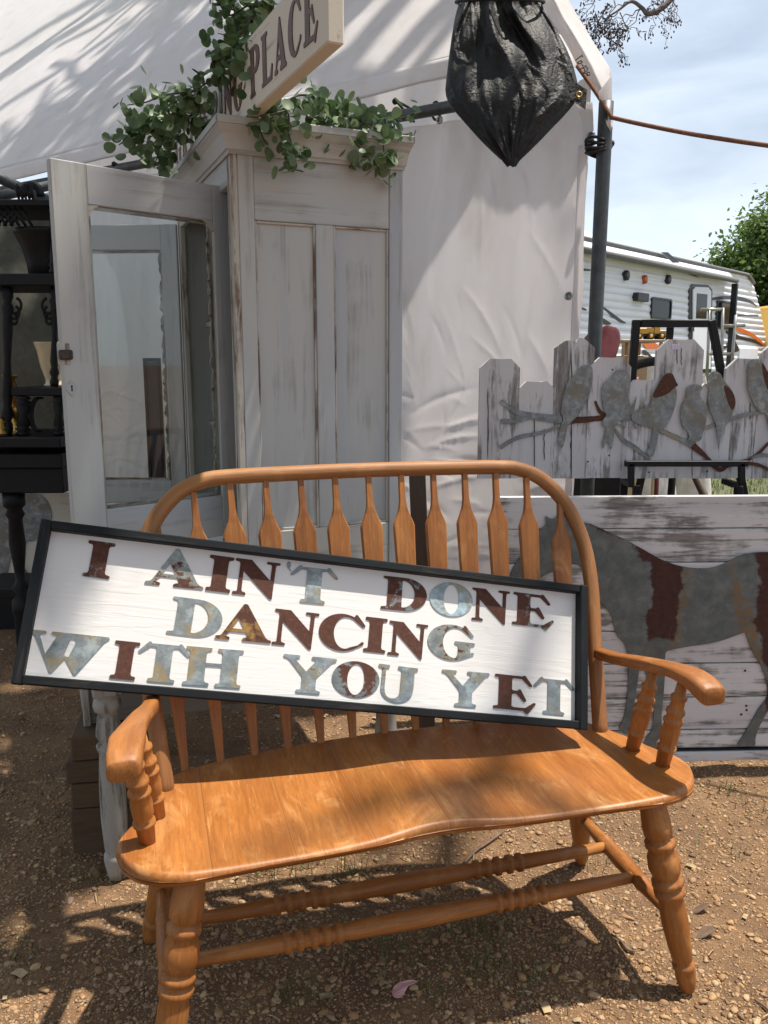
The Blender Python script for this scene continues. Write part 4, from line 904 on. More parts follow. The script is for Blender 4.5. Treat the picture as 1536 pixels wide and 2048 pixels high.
# each strand: (points in photo px + distance), leaves per strand
strands = [([(455, -25, 2.16), (470, 30, 2.15), (455, 95, 2.14), (440, 140, 2.17), (400, 175, 2.22), (350, 205, 2.28), (325, 250, 2.36), (318, 300, 2.42), (308, 335, 2.45)], 70),
           ([(520, -20, 2.10), (500, 40, 2.10), (470, 90, 2.12), (505, 120, 2.05), (520, 150, 2.05)], 34),
           ([(430, -20, 2.2), (455, 30, 2.18), (500, 10, 2.14), (545, 5, 2.1)], 20),
           ([(380, 185, 2.25), (330, 190, 2.30), (290, 205, 2.36), (255, 210, 2.40)], 16), ([(350, 225, 2.3), (300, 250, 2.38), (265, 268, 2.42), (238, 290, 2.45)], 26),
           ([(370, 215, 2.3), (345, 260, 2.35), (330, 290, 2.40)], 18), ([(400, 170, 2.24), (395, 230, 2.30), (375, 265, 2.36)], 16),
           ([(545, 225, 2.10), (600, 190, 2.22), (650, 210, 2.24), (705, 235, 2.27), (760, 245, 2.30), (815, 232, 2.34)], 40),
           ([(640, 205, 2.22), (680, 245, 2.22), (715, 290, 2.23), (745, 325, 2.24), (765, 340, 2.25)], 26), ([(720, 240, 2.26), (760, 275, 2.25), (770, 315, 2.25)], 12),
           ([(540, 230, 2.06), (575, 225, 2.08), (578, 270, 2.10), (590, 310, 2.12), (586, 345, 2.13)], 18), ([(545, 215, 2.08), (520, 250, 2.10), (530, 285, 2.13)], 12), ([(590, 200, 2.2), (620, 235, 2.18), (655, 225, 2.2), (640, 260, 2.2)], 14)]
lm = []
for k in range(4):
    m = MB(); r = random.Random(k); cup = r.uniform(-.25, .25)
    def lf(u, v):
        l = v; ww = .43 * max(0, 1 - abs(2 * l - 1) ** 2.4) ** .5 * (.72 + .28 * smooth(0, .6, l)); y = (u * 2 - 1) * ww
        return (l, y, cup * (l - .5) ** 2 + .35 * y * y * (1 if cup > 0 else -1) + .03 * abs(y))
    m.grid(6, 9, lf); me = m.mesh('leaf'); me.materials.append(M_leaf); lm.append(me)
nleaf = 0
for pts, n_ in strands:
    P = spline([dep(*q) for q in pts], 8)
    m = MB(); m.tube(P, np.linspace(.0032, .0014, len(P)), 6); part('stem', m, M_stem, gar)
    n2 = int(n_ * .92)
    for k in range(n2):
        f_ = (k + random.random()) / n2 * (len(P) - 1.01); i = int(f_); p = P[i].lerp(P[i + 1], f_ - i); t_ = (P[min(i + 2, len(P) - 1)] - P[i]).normalized()
        d = Vector((random.gauss(0, 1), random.gauss(0, 1), random.gauss(-.1, 1))); d = (d - t_ * d.dot(t_) * .6).normalized()
        d = (d + t_ * random.uniform(.0, .5)).normalized(); nn = Vector((random.gauss(0, .7), random.gauss(-.7, .6), random.gauss(.5, .6)))
        nn = (nn - d * nn.dot(d)).normalized(); s_ = random.uniform(.022, .042)
        off = d * random.uniform(.0, .022)
        o = bpy.data.objects.new('leaf', lm[random.randrange(4)]); COL.objects.link(o); o.parent = gar
        Mx = Matrix((d, nn.cross(d), nn)).transposed().to_4x4(); Mx.translation = p + off; o.matrix_local = Mx @ Matrix.Scale(s_, 4); nleaf += 1

# the rest of the leaves, deeper in the garland
V = []; F = []; pts_ = []
for pts, n_ in strands:
    P = spline([dep(*q) for q in pts], 8)
    for k in range(int(n_ * 2.3)):
        f_ = random.random() * (len(P) - 1.01); i = int(f_); p = P[i].lerp(P[i + 1], f_ - i) + Vector((random.gauss(0, .026), random.gauss(.012, .02), random.gauss(0, .026)))
        d = Vector((random.gauss(0, 1), random.gauss(0, 1), random.gauss(-.1, 1))).normalized(); nn = Vector((random.gauss(0, .7), random.gauss(-.7, .6), random.gauss(.5, .6))); nn = (nn - d * nn.dot(d)).normalized()
        Mx = Matrix((d, nn.cross(d), nn)).transposed().to_4x4(); Mx.translation = p; Mx = Mx @ Matrix.Scale(random.uniform(.020, .038), 4); me = lm[random.randrange(4)]; o = len(V)
        V += [tuple(Mx @ q.co) for q in me.vertices]; F += [[i + o for i in q.vertices] for q in me.polygons]; pts_ += [random.random()] * len(me.vertices)
me = bpy.data.meshes.new('leaf_mass'); me.from_pydata(V, [], F); a = me.attributes.new('rnd', 'FLOAT', 'POINT'); a.data.foreach_set('value', pts_); me.polygons.foreach_set('use_smooth', [True] * len(F))
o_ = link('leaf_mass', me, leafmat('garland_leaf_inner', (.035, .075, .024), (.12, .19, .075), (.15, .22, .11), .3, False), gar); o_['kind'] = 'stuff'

# ================================================================== horse board
HY = Vector((.35, 2.43, 0)); HYAW = math.radians(2.0); HM = frame(HY, yaw=HYAW); HN = HM.to_3x3() @ Vector((0, -1, 0))
horse = thing('horse_board', 'whitewashed plank board with rusty metal horse cut-out leaning behind the bench', 'sign', HM)
HMI = HM.inverted()
def onh(px_, py_, off=0.0): q = HMI @ pl(px_, py_, HY + HN * off, HN); return q.x, q.z
def hzv(zx, zy): return onh(980 + .362 * zx, 960 + .362 * zy)
yb_ = [85, 268, 455, 640, 832, 1014, 1200, 1380, 1482]
xl0 = onh(986, 1200)[0]; zs_ = [onh(1400, 960 + .362 * q)[1] for q in yb_]
for k in range(len(yb_) - 1):
    m = MB(); g_ = .0016; m.box(xl0 + random.uniform(-.003, .003), 1.62, .0 + random.uniform(-.0015, .0015), .02, zs_[k + 1] + g_, zs_[k] - g_, .0025, 0); part('plank', m, M_plank[k % 2], horse)
for xb_ in (xl0 + .1, .75, 1.4):
    m = MB(); m.box(xb_, xb_ + .06, .0206, .04, zs_[-1], zs_[0] - .01, .003, 2); part('batten', m, M_greywood, horse)
zb0 = onh(1400, 960 + .362 * 1494)[1]; zb1 = onh(1400, 960 + .362 * 1545)[1]
m = MB(); m.box(xl0, 1.62, -.004, .018, zb0 + .001, zs_[-1] - .001, .001, 0); part('black_rail', m, M_black, horse)
m = MB(); m.box(xl0 + .05, 1.62, -.012, .024, zb1, zb0 - .001, .003, 0); part('bottom_board', m, M_plank[0], horse)
for xb_ in (xl0 + .12, 1.13, 1.5):
    m = MB(); m.box(xb_, xb_ + .035, .0, .05, 0, zb1 - .0008, .003, 2); part('foot', m, M_darkwood, horse)
for k in range(46):
    m = MB(); a_ = random.choice((xl0 + .13, .78, 1.43, 1.05)) + random.uniform(-.012, .012); kk = random.randrange(8); z_ = random.uniform(zs_[kk + 1] + .01, zs_[kk] - .01)
    if k < 18: m.tube([(a_, -.0022, z_), (a_, .003, z_)], .0035, 8); part('nail_head', m, M_rust, horse)
ho = [(305, 198), (345, 214), (388, 184), (440, 215), (550, 240), (640, 280), (750, 330), (850, 385), (950, 440), (1060, 476), (1180, 486), (1270, 468), (1400, 408), (1536, 396), (1650, 408), (1740, 470), (1790, 580), (1800, 700), (1770, 800), (1740, 900), (1730, 1010), (1740, 1130), (1735, 1250), (1710, 1350), (1715, 1410), (1740, 1460), (1660, 1462), (1665, 1400), (1670, 1300), (1665, 1200), (1650, 1080), (1610, 980), (1585, 1060), (1580, 1160), (1560, 1225), (1520, 1290), (1478, 1372), (1462, 1425), (1455, 1464), (1370, 1460), (1378, 1435), (1432, 1350), (1480, 1262), (1530, 1190), (1520, 1100), (1488, 1012), (1440, 930), (1410, 850), (1395, 842), (1250, 892), (1100, 916), (1000, 936), (966, 956), (964, 1050), (956, 1180), (944, 1300), (946, 1400), (918, 1440), (912, 1486), (850, 1462), (862, 1420), (890, 1380), (902, 1300), (890, 1200), (868, 1100), (846, 1010), (828, 1010), (815, 1100), (792, 1250), (776, 1370), (748, 1402), (712, 1370), (728, 1330), (744, 1280), (760, 1150), (762, 1030), (755, 950), (738, 900), (702, 860), (682, 800), (665, 742), (612, 672), (560, 600), (528, 520), (490, 470), (440, 455), (400, 480), (330, 510), (262, 545), (205, 590), (150, 592), (112, 545), (128, 480), (182, 400), (230, 312), (266, 280), (308, 240)]
t = NT('horse_metal'); v = t.gc(); a1 = t.noise(v, 17, 9, .75, .15); a2 = t.noise(v, 60, 4, .7); a3 = t.noise(v, 4, 4, .6)
spx = t.n('SeparateXYZ', Vector=v); X_ = spx.outputs['X']; Z_ = spx.outputs['Y']; wob = t.math('ADD', t.math('MULTIPLY', t.math('SUBTRACT', a1, .5), .08), t.math('MULTIPLY', t.math('SUBTRACT', t.noise(v, 5, 3, .5), .5), .09))
z1 = t.ramp(a1, [(.28, (.06, .078, .088)), (.5, (.105, .128, .135)), (.72, (.19, .21, .205))]); z1 = t.mix(t.rng(a2, .6, .75, 0, .5), z1, (.07, .075, .075))
def band(xa, za_, xb, zb2, hw):                                    # rust stripe along a line, ragged edges
    dx, dz = xb - xa, zb2 - za_; l = math.hypot(dx, dz)
    d_ = t.math('ADD', t.math('MULTIPLY', t.math('SUBTRACT', X_, xa), dz / l), t.math('MULTIPLY', t.math('SUBTRACT', Z_, za_), -dx / l))
    return t.rng(t.math('ADD', t.math('ABSOLUTE', d_), wob), hw + .004, hw - .004)
b0 = hzv(985, 480); b1 = hzv(940, 900); b2 = hzv(1640, 400); b3 = hzv(1668, 900)
mk = t.math('MULTIPLY', band(*b0, *b1, .041), t.rng(t.math('ADD', Z_, wob), hzv(0, 905)[1] - .003, hzv(0, 895)[1] + .003))
mk = t.math('MAXIMUM', mk, t.math('MULTIPLY', band(*b2, *b3, .098), 1.0))
mn0 = hzv(600, 250); mn1 = hzv(1000, 455)
mk = t.math('MAXIMUM', mk, t.math('MULTIPLY', band(*mn0, *mn1, .010), t.math('MULTIPLY', t.rng(X_, hzv(540, 0)[0], hzv(560, 0)[0]), t.rng(X_, hzv(1060, 0)[0], hzv(1040, 0)[0]))))
yl = t.math('MAXIMUM', t.math('MULTIPLY', band(*hzv(1330, 480), *hzv(1420, 800), .018), .85), t.math('MULTIPLY', band(*hzv(1080, 520), *hzv(1020, 900), .012), .7))
z1 = t.mix(t.math('MULTIPLY', yl, t.rng(a2, .35, .6)), z1, (.19, .115, .045)); z1 = t.mix(t.rng(a3, .55, .7, 0, .35), z1, (.14, .10, .06))
rs_ = t.ramp(a2, [(.3, (.035, .014, .011)), (.6, (.062, .022, .016)), (.8, (.11, .04, .028))])
M_horse = t.pbr(t.mix(mk, z1, rs_), t.mix(mk, (.5,) * 3, (.9,) * 3), t.mix(mk, (.35,) * 3, (0,) * 3), t.bump(a2, .3, .0015))
def hloop(o): return [hzv(*q) for q in sm2(o, 3)]
m = MB(); m.prism([hloop(ho)], .0028, .0058, lambda u, v, w_: (u, -w_, v)); part('metal_horse', m, M_horse, horse)
# ================================================================== picket sign with birds
FYp = 2.86; FM = frame(Vector((.3, FYp, 0)), yaw=math.radians(1.0)); FN = FM.to_3x3() @ Vector((0, -1, 0)); FMI = FM.inverted()
pk = thing('picket_bird_sign', 'row of worn white fence pickets with galvanised birds on a branch', 'sign', FM)
def onf(px_, py_): q = FMI @ pl(px_, py_, FM.translation, FN); return q.x, q.z
def fz(zx, zy): return onf(960 + .375 * zx, 680 + .375 * zy)
pks = [(0, 197, 100, 738), (201, 386, 220, 735), (403, 583, -8, 738), (586, 776, 92, 735), (778, 944, 212, 738), (947, 1149, -4, 736), (1152, 1316, 232, 738), (1319, 1503, 98, 736), (1506, 1700, 10, 738), (1703, 1890, 150, 737), (1893, 2080, 40, 736)]
for k, (a_, b_, c_, d_) in enumerate(pks):
    x0, z1 = fz(a_, c_); x1_, z0 = fz(b_, d_); ch = (x1_ - x0) * .24; y0 = random.uniform(-.002, .002)
    jag = [(x1_ - ch + .002, z1), ((x0 + x1_) / 2 + .01, z1 - random.uniform(0, .003)), (x0 + ch, z1)]
    if k == 2: jag = [(x1_ - ch, z1 - .004), (x1_ - ch - .012, z1 + .003), ((x0 + x1_) / 2 + .01, z1 + .002), ((x0 + x1_) / 2 + .004, z1 - .012), ((x0 + x1_) / 2 - .01, z1 - .004), (x0 + ch, z1 - .008)]
    zmid = z0 + (z1 - z0) * .5
    lp_ = [(x0, z0), (x1_, z0), (x1_, zmid), (x1_, z1 - ch * .95)] + jag + [(x0, z1 - ch * .95), (x0, zmid)]
    m = MB(); m.prism([lp_], -.0, .018, lambda u, v, w_: (u, y0 + .018 - w_, v)); m.g = [Vector((q.y + k * 1.3, q.x, q.z)) for q in m.g]
    part('picket', m, M_picket[(1, 0, 2, 1, 0, 0, 1, 0, 1, 0, 1)[k]], pk)
for z_ in (fz(0, 300)[1], fz(0, 640)[1]):
    m = MB(); m.box(fz(20, 0)[0], fz(2060, 0)[0], .0206, .04, z_ - .035, z_ + .035, .003, 0); part('back_rail', m, M_greywood, pk)
# cracks and knots
for zx, zy0, zy1 in ((42, 250, 640), (342, 470, 640), (487, 30, 730), (485, 470, 735), (1050, 30, 130), (1072, 40, 140), (1560, 100, 700), (1130, 560, 735), (1440, 330, 430), (290, 400, 690)):
    P = [fz(zx + 5 * nz(k * .8, zx), zy0 + (zy1 - zy0) * k / 9) for k in range(10)]; m = MB(); m.tube([(q[0], -.0024 + .0008, q[1]) for q in P], [.0003] + [.0014] * 8 + [.0003], 5); part('crack', m, M_blackcloth, pk)
for zx, zy in ((706, 158), (688, 615), (575, 648), (1210, 700), (900, 705)):
    q = fz(zx, zy); m = MB(); m.tube([(q[0], -.0026, q[1]), (q[0], .004, q[1])], .0032, 9); part('nail_head', m, M_darkwood, pk)
q = fz(1040, 38); m = MB(); m.box(q[0] - .012, q[0] + .014, -.0036, -.0024, q[1] - .008, q[1] + .008, .0003); part('price_tag', m, plain('lilac_paper', (.55, .50, .66), .7), pk)
def limb(pts, wd, k, mat=M_branch):
    P = spline([Vector((*fz(*q), 0)) for q in pts], 5); W_ = np.interp(np.linspace(0, 1, len(P)), np.linspace(0, 1, len(wd)), wd)
    l = []; r = []
    for i, p in enumerate(P):
        t_ = (P[min(i + 1, len(P) - 1)] - P[max(0, i - 1)]).normalized(); n_ = Vector((-t_.y, t_.x, 0)) * (W_[i] * (1 + .18 * nz(i * .7, k)) / 2 * .00066)
        l.append((p + n_)[:2]); r.append((p - n_)[:2])
    m = MB(); m.prism([l + r[::-1]], .0028 + k * .00025, .0052 + k * .00025, lambda u, v, w_: (u, -w_, v), go=k); part('branch', m, mat, pk)
for k, (p_, w_, mt) in enumerate([([(110, 325), (180, 375), (250, 400), (430, 425), (480, 428)], [22, 26, 40, 42], M_branch), ([(108, 434), (180, 432), (262, 412)], [24, 26, 22], M_branch), ([(108, 572), (200, 520), (340, 490), (425, 455)], [22, 22, 18, 14], M_branch),
                                  ([(470, 428), (560, 424), (640, 416), (690, 410)], [38, 30, 28, 26], M_rust), ([(612, 325), (635, 378), (665, 405)], [10, 18, 22], M_rust), ([(685, 414), (740, 416), (830, 412)], [28, 28, 30], M_branch),
                                  ([(716, 470), (760, 530), (820, 570), (905, 636)], [10, 22, 24, 16], M_branch), ([(718, 445), (750, 455), (776, 466)], [10, 10, 4], M_branch), ([(955, 478), (1060, 525), (1140, 560)], [22, 26, 40], M_branch), ([(1130, 560), (1200, 620), (1270, 690), (1330, 662), (1425, 640)], [36, 20, 24, 20, 16], M_rust),
                                  ([(1170, 478), (1215, 465), (1255, 448)], [14, 18, 22], M_branch), ([(1315, 428), (1400, 402), (1485, 388), (1560, 372)], [22, 20, 18, 20], M_branch), ([(1415, 645), (1480, 604), (1540, 545), (1620, 500)], [14, 16, 14, 12], M_rust), ([(1408, 655), (1480, 665), (1560, 700), (1640, 720)], [18, 18, 14, 12], M_rust), ([(1440, 628), (1500, 612), (1580, 622)], [10, 20, 14], M_branch), ([(818, 440), (822, 458), (830, 476)], [12, 10, 3], M_branch)]): limb(p_, w_, k, mt)
BD = [[(595, 152), (578, 136), (548, 134), (526, 148), (510, 178), (480, 205), (460, 235), (445, 290), (432, 355), (428, 385), (440, 420), (424, 470), (412, 540), (417, 560), (428, 558), (434, 576), (450, 530), (466, 460), (500, 420), (526, 394), (552, 340), (580, 290), (592, 240), (597, 202)],
      [(700, 192), (725, 165), (760, 160), (785, 175), (797, 215), (797, 250), (785, 290), (796, 340), (800, 380), (780, 410), (735, 430), (715, 460), (711, 500), (702, 560), (692, 580), (682, 548), (668, 540), (656, 576), (649, 560), (660, 500), (668, 470), (650, 455), (648, 430), (668, 400), (655, 365), (645, 300), (650, 250), (675, 215)],
      [(1050, 240), (1040, 222), (1022, 182), (1000, 174), (970, 190), (940, 240), (915, 300), (903, 342), (850, 368), (805, 398), (810, 430), (850, 450), (900, 465), (915, 477), (900, 560), (883, 600), (915, 620), (935, 560), (950, 490), (975, 470), (1005, 430), (1035, 350), (1044, 280), (1038, 252)],
      [(1181, 262), (1176, 246), (1150, 236), (1120, 238), (1098, 256), (1090, 310), (1070, 345), (1064, 400), (1072, 450), (1095, 480), (1110, 510), (1104, 532), (1165, 536), (1185, 490), (1200, 430), (1205, 370), (1190, 330), (1170, 300), (1170, 272)],
      [(1194, 240), (1212, 225), (1210, 200), (1220, 178), (1245, 166), (1275, 180), (1292, 212), (1330, 260), (1350, 300), (1355, 340), (1340, 390), (1315, 440), (1290, 480), (1276, 525), (1265, 582), (1261, 530), (1255, 470), (1240, 420), (1215, 360), (1210, 300), (1218, 265), (1210, 248)],
      [(1410, 158), (1425, 150), (1422, 125), (1440, 105), (1470, 104), (1500, 120), (1522, 160), (1550, 200), (1566, 300), (1556, 380), (1572, 500), (1545, 490), (1522, 400), (1500, 390), (1470, 370), (1440, 310), (1420, 250), (1422, 190), (1418, 168)]]
RP = [[], [], [(1048, 240), (1038, 222), (1021, 184), (1000, 177), (972, 192), (942, 242), (917, 303), (960, 300), (1000, 282), (1030, 255)], [], [(1296, 240), (1330, 265), (1349, 302), (1353, 340), (1338, 372), (1318, 340), (1302, 290)], [(1496, 122), (1520, 162), (1548, 202), (1562, 290), (1530, 270), (1505, 200)]]
for k, b_ in enumerate(BD):
    lp_ = [fz(*q) for q in sm2(b_, 3)]; m = MB(); m.prism([lp_], .0085 + k * .0002, .0112 + k * .0002, lambda u, v, w_: (u, -w_, v), go=k * 2.1); bo = part('metal_bird', m, M_bird, pk)
    if RP[k]:
        m = MB(); m.prism([[fz(*q) for q in sm2(RP[k], 3)]], .0118 + k * .0002, .0122 + k * .0002, lambda u, v, w_: (u, -w_, v), go=k); part('rust_patch', m, M_rust, bo)
# tail spur of the second bird
m = MB(); m.prism([[fz(*q) for q in sm2([(795, 385), (800, 365), (815, 335), (830, 297), (826, 330), (812, 385)], 3)]], .0085, .011, lambda u, v, w_: (u, -w_, v)); part('metal_tail', m, M_bird, pk)

# ================================================================== black iron easel that carries the picket sign
es_ = thing('black_easel', 'black square-tube iron easel standing behind the horse board', 'easel')
def bar(pts, r=.014, nm='bar', par=None, mat=M_iron, sq=True):
    P = [Vector(p) for p in pts]; m = MB()
    for a_, b_ in zip(P[:-1], P[1:]):
        d = (b_ - a_); l = d.length; q = d.to_track_quat('X', 'Z').to_matrix().to_4x4(); q.translation = a_
        m.box(-r * .95, l + r * .95, -r, r, -r, r, .002, 0, M=q)
    return part(nm, m, mat, par if par is not None else es_)
Yb = FYp + .075
A1, A2, A3, A4 = atY(1272, 647, Yb), atY(1424, 647, Yb), atY(1258, 835, Yb), atY(1452, 800, Yb)
k1 = (A3 - A1).normalized(); k2 = (A4 - A2).normalized()
f1 = A1 + k1 * (A1.z / -k1.z); f2 = A2 + k2 * (A2.z / -k2.z)
bar([A1, Vector((f1.x, Yb + .0, .0155))], .0125, 'leg'); bar([A2, Vector((f2.x, Yb, .0155))], .0125, 'leg'); bar([A1 + Vector((.027, 0, 0)), A2 - Vector((.027, 0, 0))], .0125, 'top_bar')
bar([atY(1340, 663, Yb + .03), atY(1334, 720, Yb + .35), Vector((1.03, Yb + .75, .0155))], .0125, 'rear_leg')
Yf = FYp - .032
bar([atY(1262, 958, Yf), atY(1262, 932, Yf)], .010, 'lip_end'); bar([atY(1483, 958, Yf), atY(1483, 932, Yf)], .010, 'lip_end'); bar([atY(1255, 927, Yf), atY(1490, 927, Yf)], .010, 'lip')
for x in (1262, 1468):
    a_ = atY(x, 966, Yf); a_.z = onf(1300, 958)[1] - .0125; bar([a_, Vector((a_.x, Yb - .03, a_.z))], .010, 'shelf_arm')
    bar([Vector((a_.x + .03, Yf + .03, a_.z - .021)), Vector((a_.x + .05, Yf + .03, .0155))], .0125, 'front_leg')

# ================================================================== behind the picket sign
# black covered table
m = MB(); a_, b_ = atY(1018, 960, 3.75), atY(1262, 960, 3.75)
def clothfn(u, v):
    x = .46 + u * .62; return (x + .015 * nz(u * 9, v), 3.72 + .03 * math.sin(u * 22 + nz(u * 4) * 3) * (1 - v), .02 + v * .84)
m.grid(50, 12, clothfn); m.box(.47, 1.07, 3.75, 4.3, .855, .875, .004)
tag(part('covered_table', m, M_blackcloth), 'table under a black cloth showing beneath the pickets', 'table')
m = MB(); P = [atY(1395, 962, 3.6), atY(1408, 990, 3.6)]; d = (P[1] - P[0]).normalized(); m.tube([P[0] - d * .1, P[0] + d * (P[0].z / -d.z)], .018, 10); tag(part('dark_post', m, M_darkwood), 'dark slanting post seen below the picket sign', 'post')
# maroon metal lawn chair
ch = thing('maroon_lawn_chair', 'old maroon metal shell lawn chair behind the pickets', 'chair', Matrix.Translation(atY(1215, 690, 4.6) * Vector((1, 1, 0)).x if False else Vector((1.22, 4.6, 0))))
c0 = atY(1215, 688, 4.6) - Vector((1.22, 4.6, 0))
def shell(u, v):
    a_ = u * 2 - 1; b_ = v * 2 - 1; rr = math.sqrt(max(0, 1 - abs(b_) ** 2.6)); x = a_ * rr * .115; z = b_ * .135
    x2 = x + .10 * (b_) * .45
    return (c0.x - .02 + x2 * .9, .10 - .25 * x + .12 * (1 - b_) * -.3 + .25 * a_ * a_ * rr * .25, c0.z - .035 + z + .10 * x)
m = MB(); m.grid(17, 17, shell); solid(part('back_shell', m, M_maroon, ch), .012)
m = MB(); m.grid(13, 13, lambda u, v: (c0.x - .2 + u * .42, -.35 + v * .42, .74 + .03 * (u - .5) ** 2 * 4 + .03 * (v - .5) ** 2 * 4)); solid(part('seat_shell', m, M_maroon, ch), .012)
for s_ in (-.2, .2): m = MB(); m.tube(spline([(c0.x + s_, .1, 1.2), (c0.x + s_, .05, .85), (c0.x + s_, -.3, .8), (c0.x + s_, -.32, .3), (c0.x + s_, -.2, .03), (c0.x + s_, .3, .02)], 6), .012, 8); part('tube_leg', m, M_maroon, ch)
# tan metal stand with cartons
st = thing('tan_stand', 'tan metal plant stand with slatted side behind the pickets', 'stand', Matrix.Translation((1.55, 5.2, 0)))
for x, y in ((1247, 690), (1258, 690), (1268, 690), (1322, 690)):
    p = atY(x, y, 5.2) - Vector((1.55, 5.2, 0)); m = MB(); m.box(p.x - .009, p.x + .009, -.01, .01, 0, atY(x, 682, 5.2).z, .002, 2); part('upright', m, M_tan, st)
tz = atY(1285, 679, 5.2).z; p0 = atY(1243, 680, 5.2).x - 1.55; p1 = atY(1328, 680, 5.2).x - 1.55
m = MB(); m.box(p0, p1, -.02, .34, tz - .016, tz, .003); part('top', m, M_tan, st)
bx = thing('carton', 'open brown cardboard carton on the lower shelf of the tan stand', 'box', Matrix.Translation((1.55, 5.5, 0)))
p = atY(1262, 730, 5.5); q = atY(1292, 810, 5.5); m = MB(); m.box(p.x - 1.55 - .05, q.x - 1.55, 0, .25, 0.3, p.z + .06, .004); part('box_body', m, M_tan, bx)
m = MB(); m.box(p.x - 1.55 - .06, p.x - 1.55 + .05, -.03, .02, p.z + .062, p.z + .16, .003); part('box_flap', m, M_card, bx)
# toy dump truck on the stand
tk = thing('toy_dump_truck', 'yellow toy dump truck parked on the tan stand', 'toy truck', Matrix.Translation((atY(1297, 679, 5.3).x, 5.3, tz)))
s_ = .0032 * .98
def tb_(name, a_, mat, par=tk, M=None): m = MB(); m.box(*a_, .003, M=M); return part(name, m, mat, par)
tb_('chassis', (-.08, .085, -.03, .03, .022, .034), M_rvb); tb_('bed', (-.105, .02, -.036, .036, .036, .072), M_yellow); tb_('cab', (.024, .06, -.032, .032, .036, .08), M_yellow); tb_('bonnet', (.0605, .10, -.028, .028, .036, .058), M_yellow); tb_('cab_roof', (-.02, .066, -.036, .036, .082, .090), M_yellow)
for x in (-.075, .0, .068):
    for y in (-.04, .04):
        m = MB(); m.tube([(x, y - .011, .0225), (x, y + .011, .0225)], .022, 16); wl = part('wheel', m, M_tyre, tk); m = MB(); yy = y - .0135 if y < 0 else y + .0115; m.tube([(x, yy, .0225), (x, yy + .002, .0225)], .011, 12); part('hub', m, M_yellow, wl)
# cast-iron curved arm and old grill handle
m = MB(); m.tube(spline([atY(1245, 745, 3.9), atY(1280, 728, 3.9), atY(1320, 722, 3.9), atY(1365, 724, 3.9)], 8), .021, 10); m.tube([atY(1247, 745, 3.9), Vector((atY(1247, 745, 3.9).x, 3.95, 0))], .018, 10); m.tube([atY(1362, 724, 3.9), Vector((atY(1362, 724, 3.9).x, 3.95, 0))], .018, 10)
tag(part('curved_iron_rail', m, M_iron), 'thick curved black iron rail behind the easel frame', 'rail')
# chrome garment rails
gr = thing('steel_step_rails', 'pair of thin steel step handrails before the trailer door', 'railing', Matrix.Translation((4.2, 9.5, 0)))
def rl(pts, r=.018): m = MB(); m.tube([atY(*q, 9.5) - Vector((4.2, 9.5, 0)) for q in pts], r, 8); part('rail_tube', m, M_chrome, gr)
rl([(1402, 619), (1446, 619)]); rl([(1446, 616), (1444, 700), (1440, 780)]); rl([(1472, 630), (1466, 700), (1462, 780)]); rl([(1446, 652), (1490, 651)]); rl([(1474, 630), (1516, 631)], .012); rl([(1419, 620), (1416, 700), (1412, 790)]); rl([(1420, 708), (1466, 708)])
for x in (1440, 1462, 1412): pass
# clutter in the yard
cl_ = [(1300, 748, 6.2, .30, .26), (1328, 752, 6.4, .26, .20), (1380, 762, 7.0, .30, .2), (1405, 775, 6.6, .22, .22)]
lab_ = ['heap of pale cloth left of the tall picket', 'pale folded cloth bundle just left of the tall picket', 'white plastic tub right of the tall picket', 'pale sack behind the fourth and fifth birds']
for (x, y, d, ww, hh), lb in zip(cl_, lab_):
    p = atY(x, y, d); m = MB()
    def hp_(u, v, p=p, ww=ww, hh=hh):
        th = u * 2 * PI; r_ = ww / 2 * math.cos(v * PI / 2 * .98) ** .5; return (p.x + r_ * math.cos(th) * (1 + .25 * nz(u * 6, v * 3)), p.y + r_ * math.sin(th), (p.z + hh * .4) * (.0 + v) + .02 * nz(u * 9, v * 9))
    m.grid(24, 10, hp_, closed_u=True); tag(part('cloth_bundle', m, M_clutter), lb, 'bundle')
# dark plank leaning behind the bench
dp = MB(); a_ = atY(832, 930, 2.42); q = Matrix.Translation(Vector((a_.x + .045, 2.34, .01))) @ Matrix.Rotation(-.045, 4, 'Y') @ Matrix.Rotation(-.05, 4, 'X')
dp.box(-.024, .024, -.01, .01, 0, .955, .002, 2, M=q); tag(part('dark_plank', dp, M_darkwood), 'dark narrow plank standing behind the bench spindles beside the cabinet', 'plank')
# weathered panel and timber blocks behind the left end of the bench
pn = thing('weathered_panel', 'grey weathered board panel standing behind the lower spindles', 'panel', Matrix.Translation((-.78, 2.06, 0)))
for k, (z0, z1) in enumerate(((.335, .43), (.432, .53), (.532, .63))):
    m = MB(); m.box(0, .60, .0, .02, z0, z1, .002, 0, M=Matrix.Rotation(.30, 4, 'Z')); part('board', m, M_greywood, pn)
m = MB(); m.box(-.012, .006, -.014, -.001, .335, .63, .002, 2, M=Matrix.Rotation(.30, 4, 'Z')); part('edge_strip', m, M_legw, pn)
bl_ = thing('timber_blocks', 'stack of four brown timber blocks beside the white table leg', 'timber', Matrix.Translation((-.80, 2.02, 0)))
for k, (z0, z1, o_x) in enumerate(((.0, .13, 0), (.132, .20, .004), (.202, .262, -.006), (.264, .33, .01))):
    m = MB(); m.box(o_x - .02, .17 + o_x, -.03, .22, z0, z1, .004, 0, M=Matrix.Rotation(.1 + k * .03, 4, 'Z')); part('block', m, M_block, bl_)
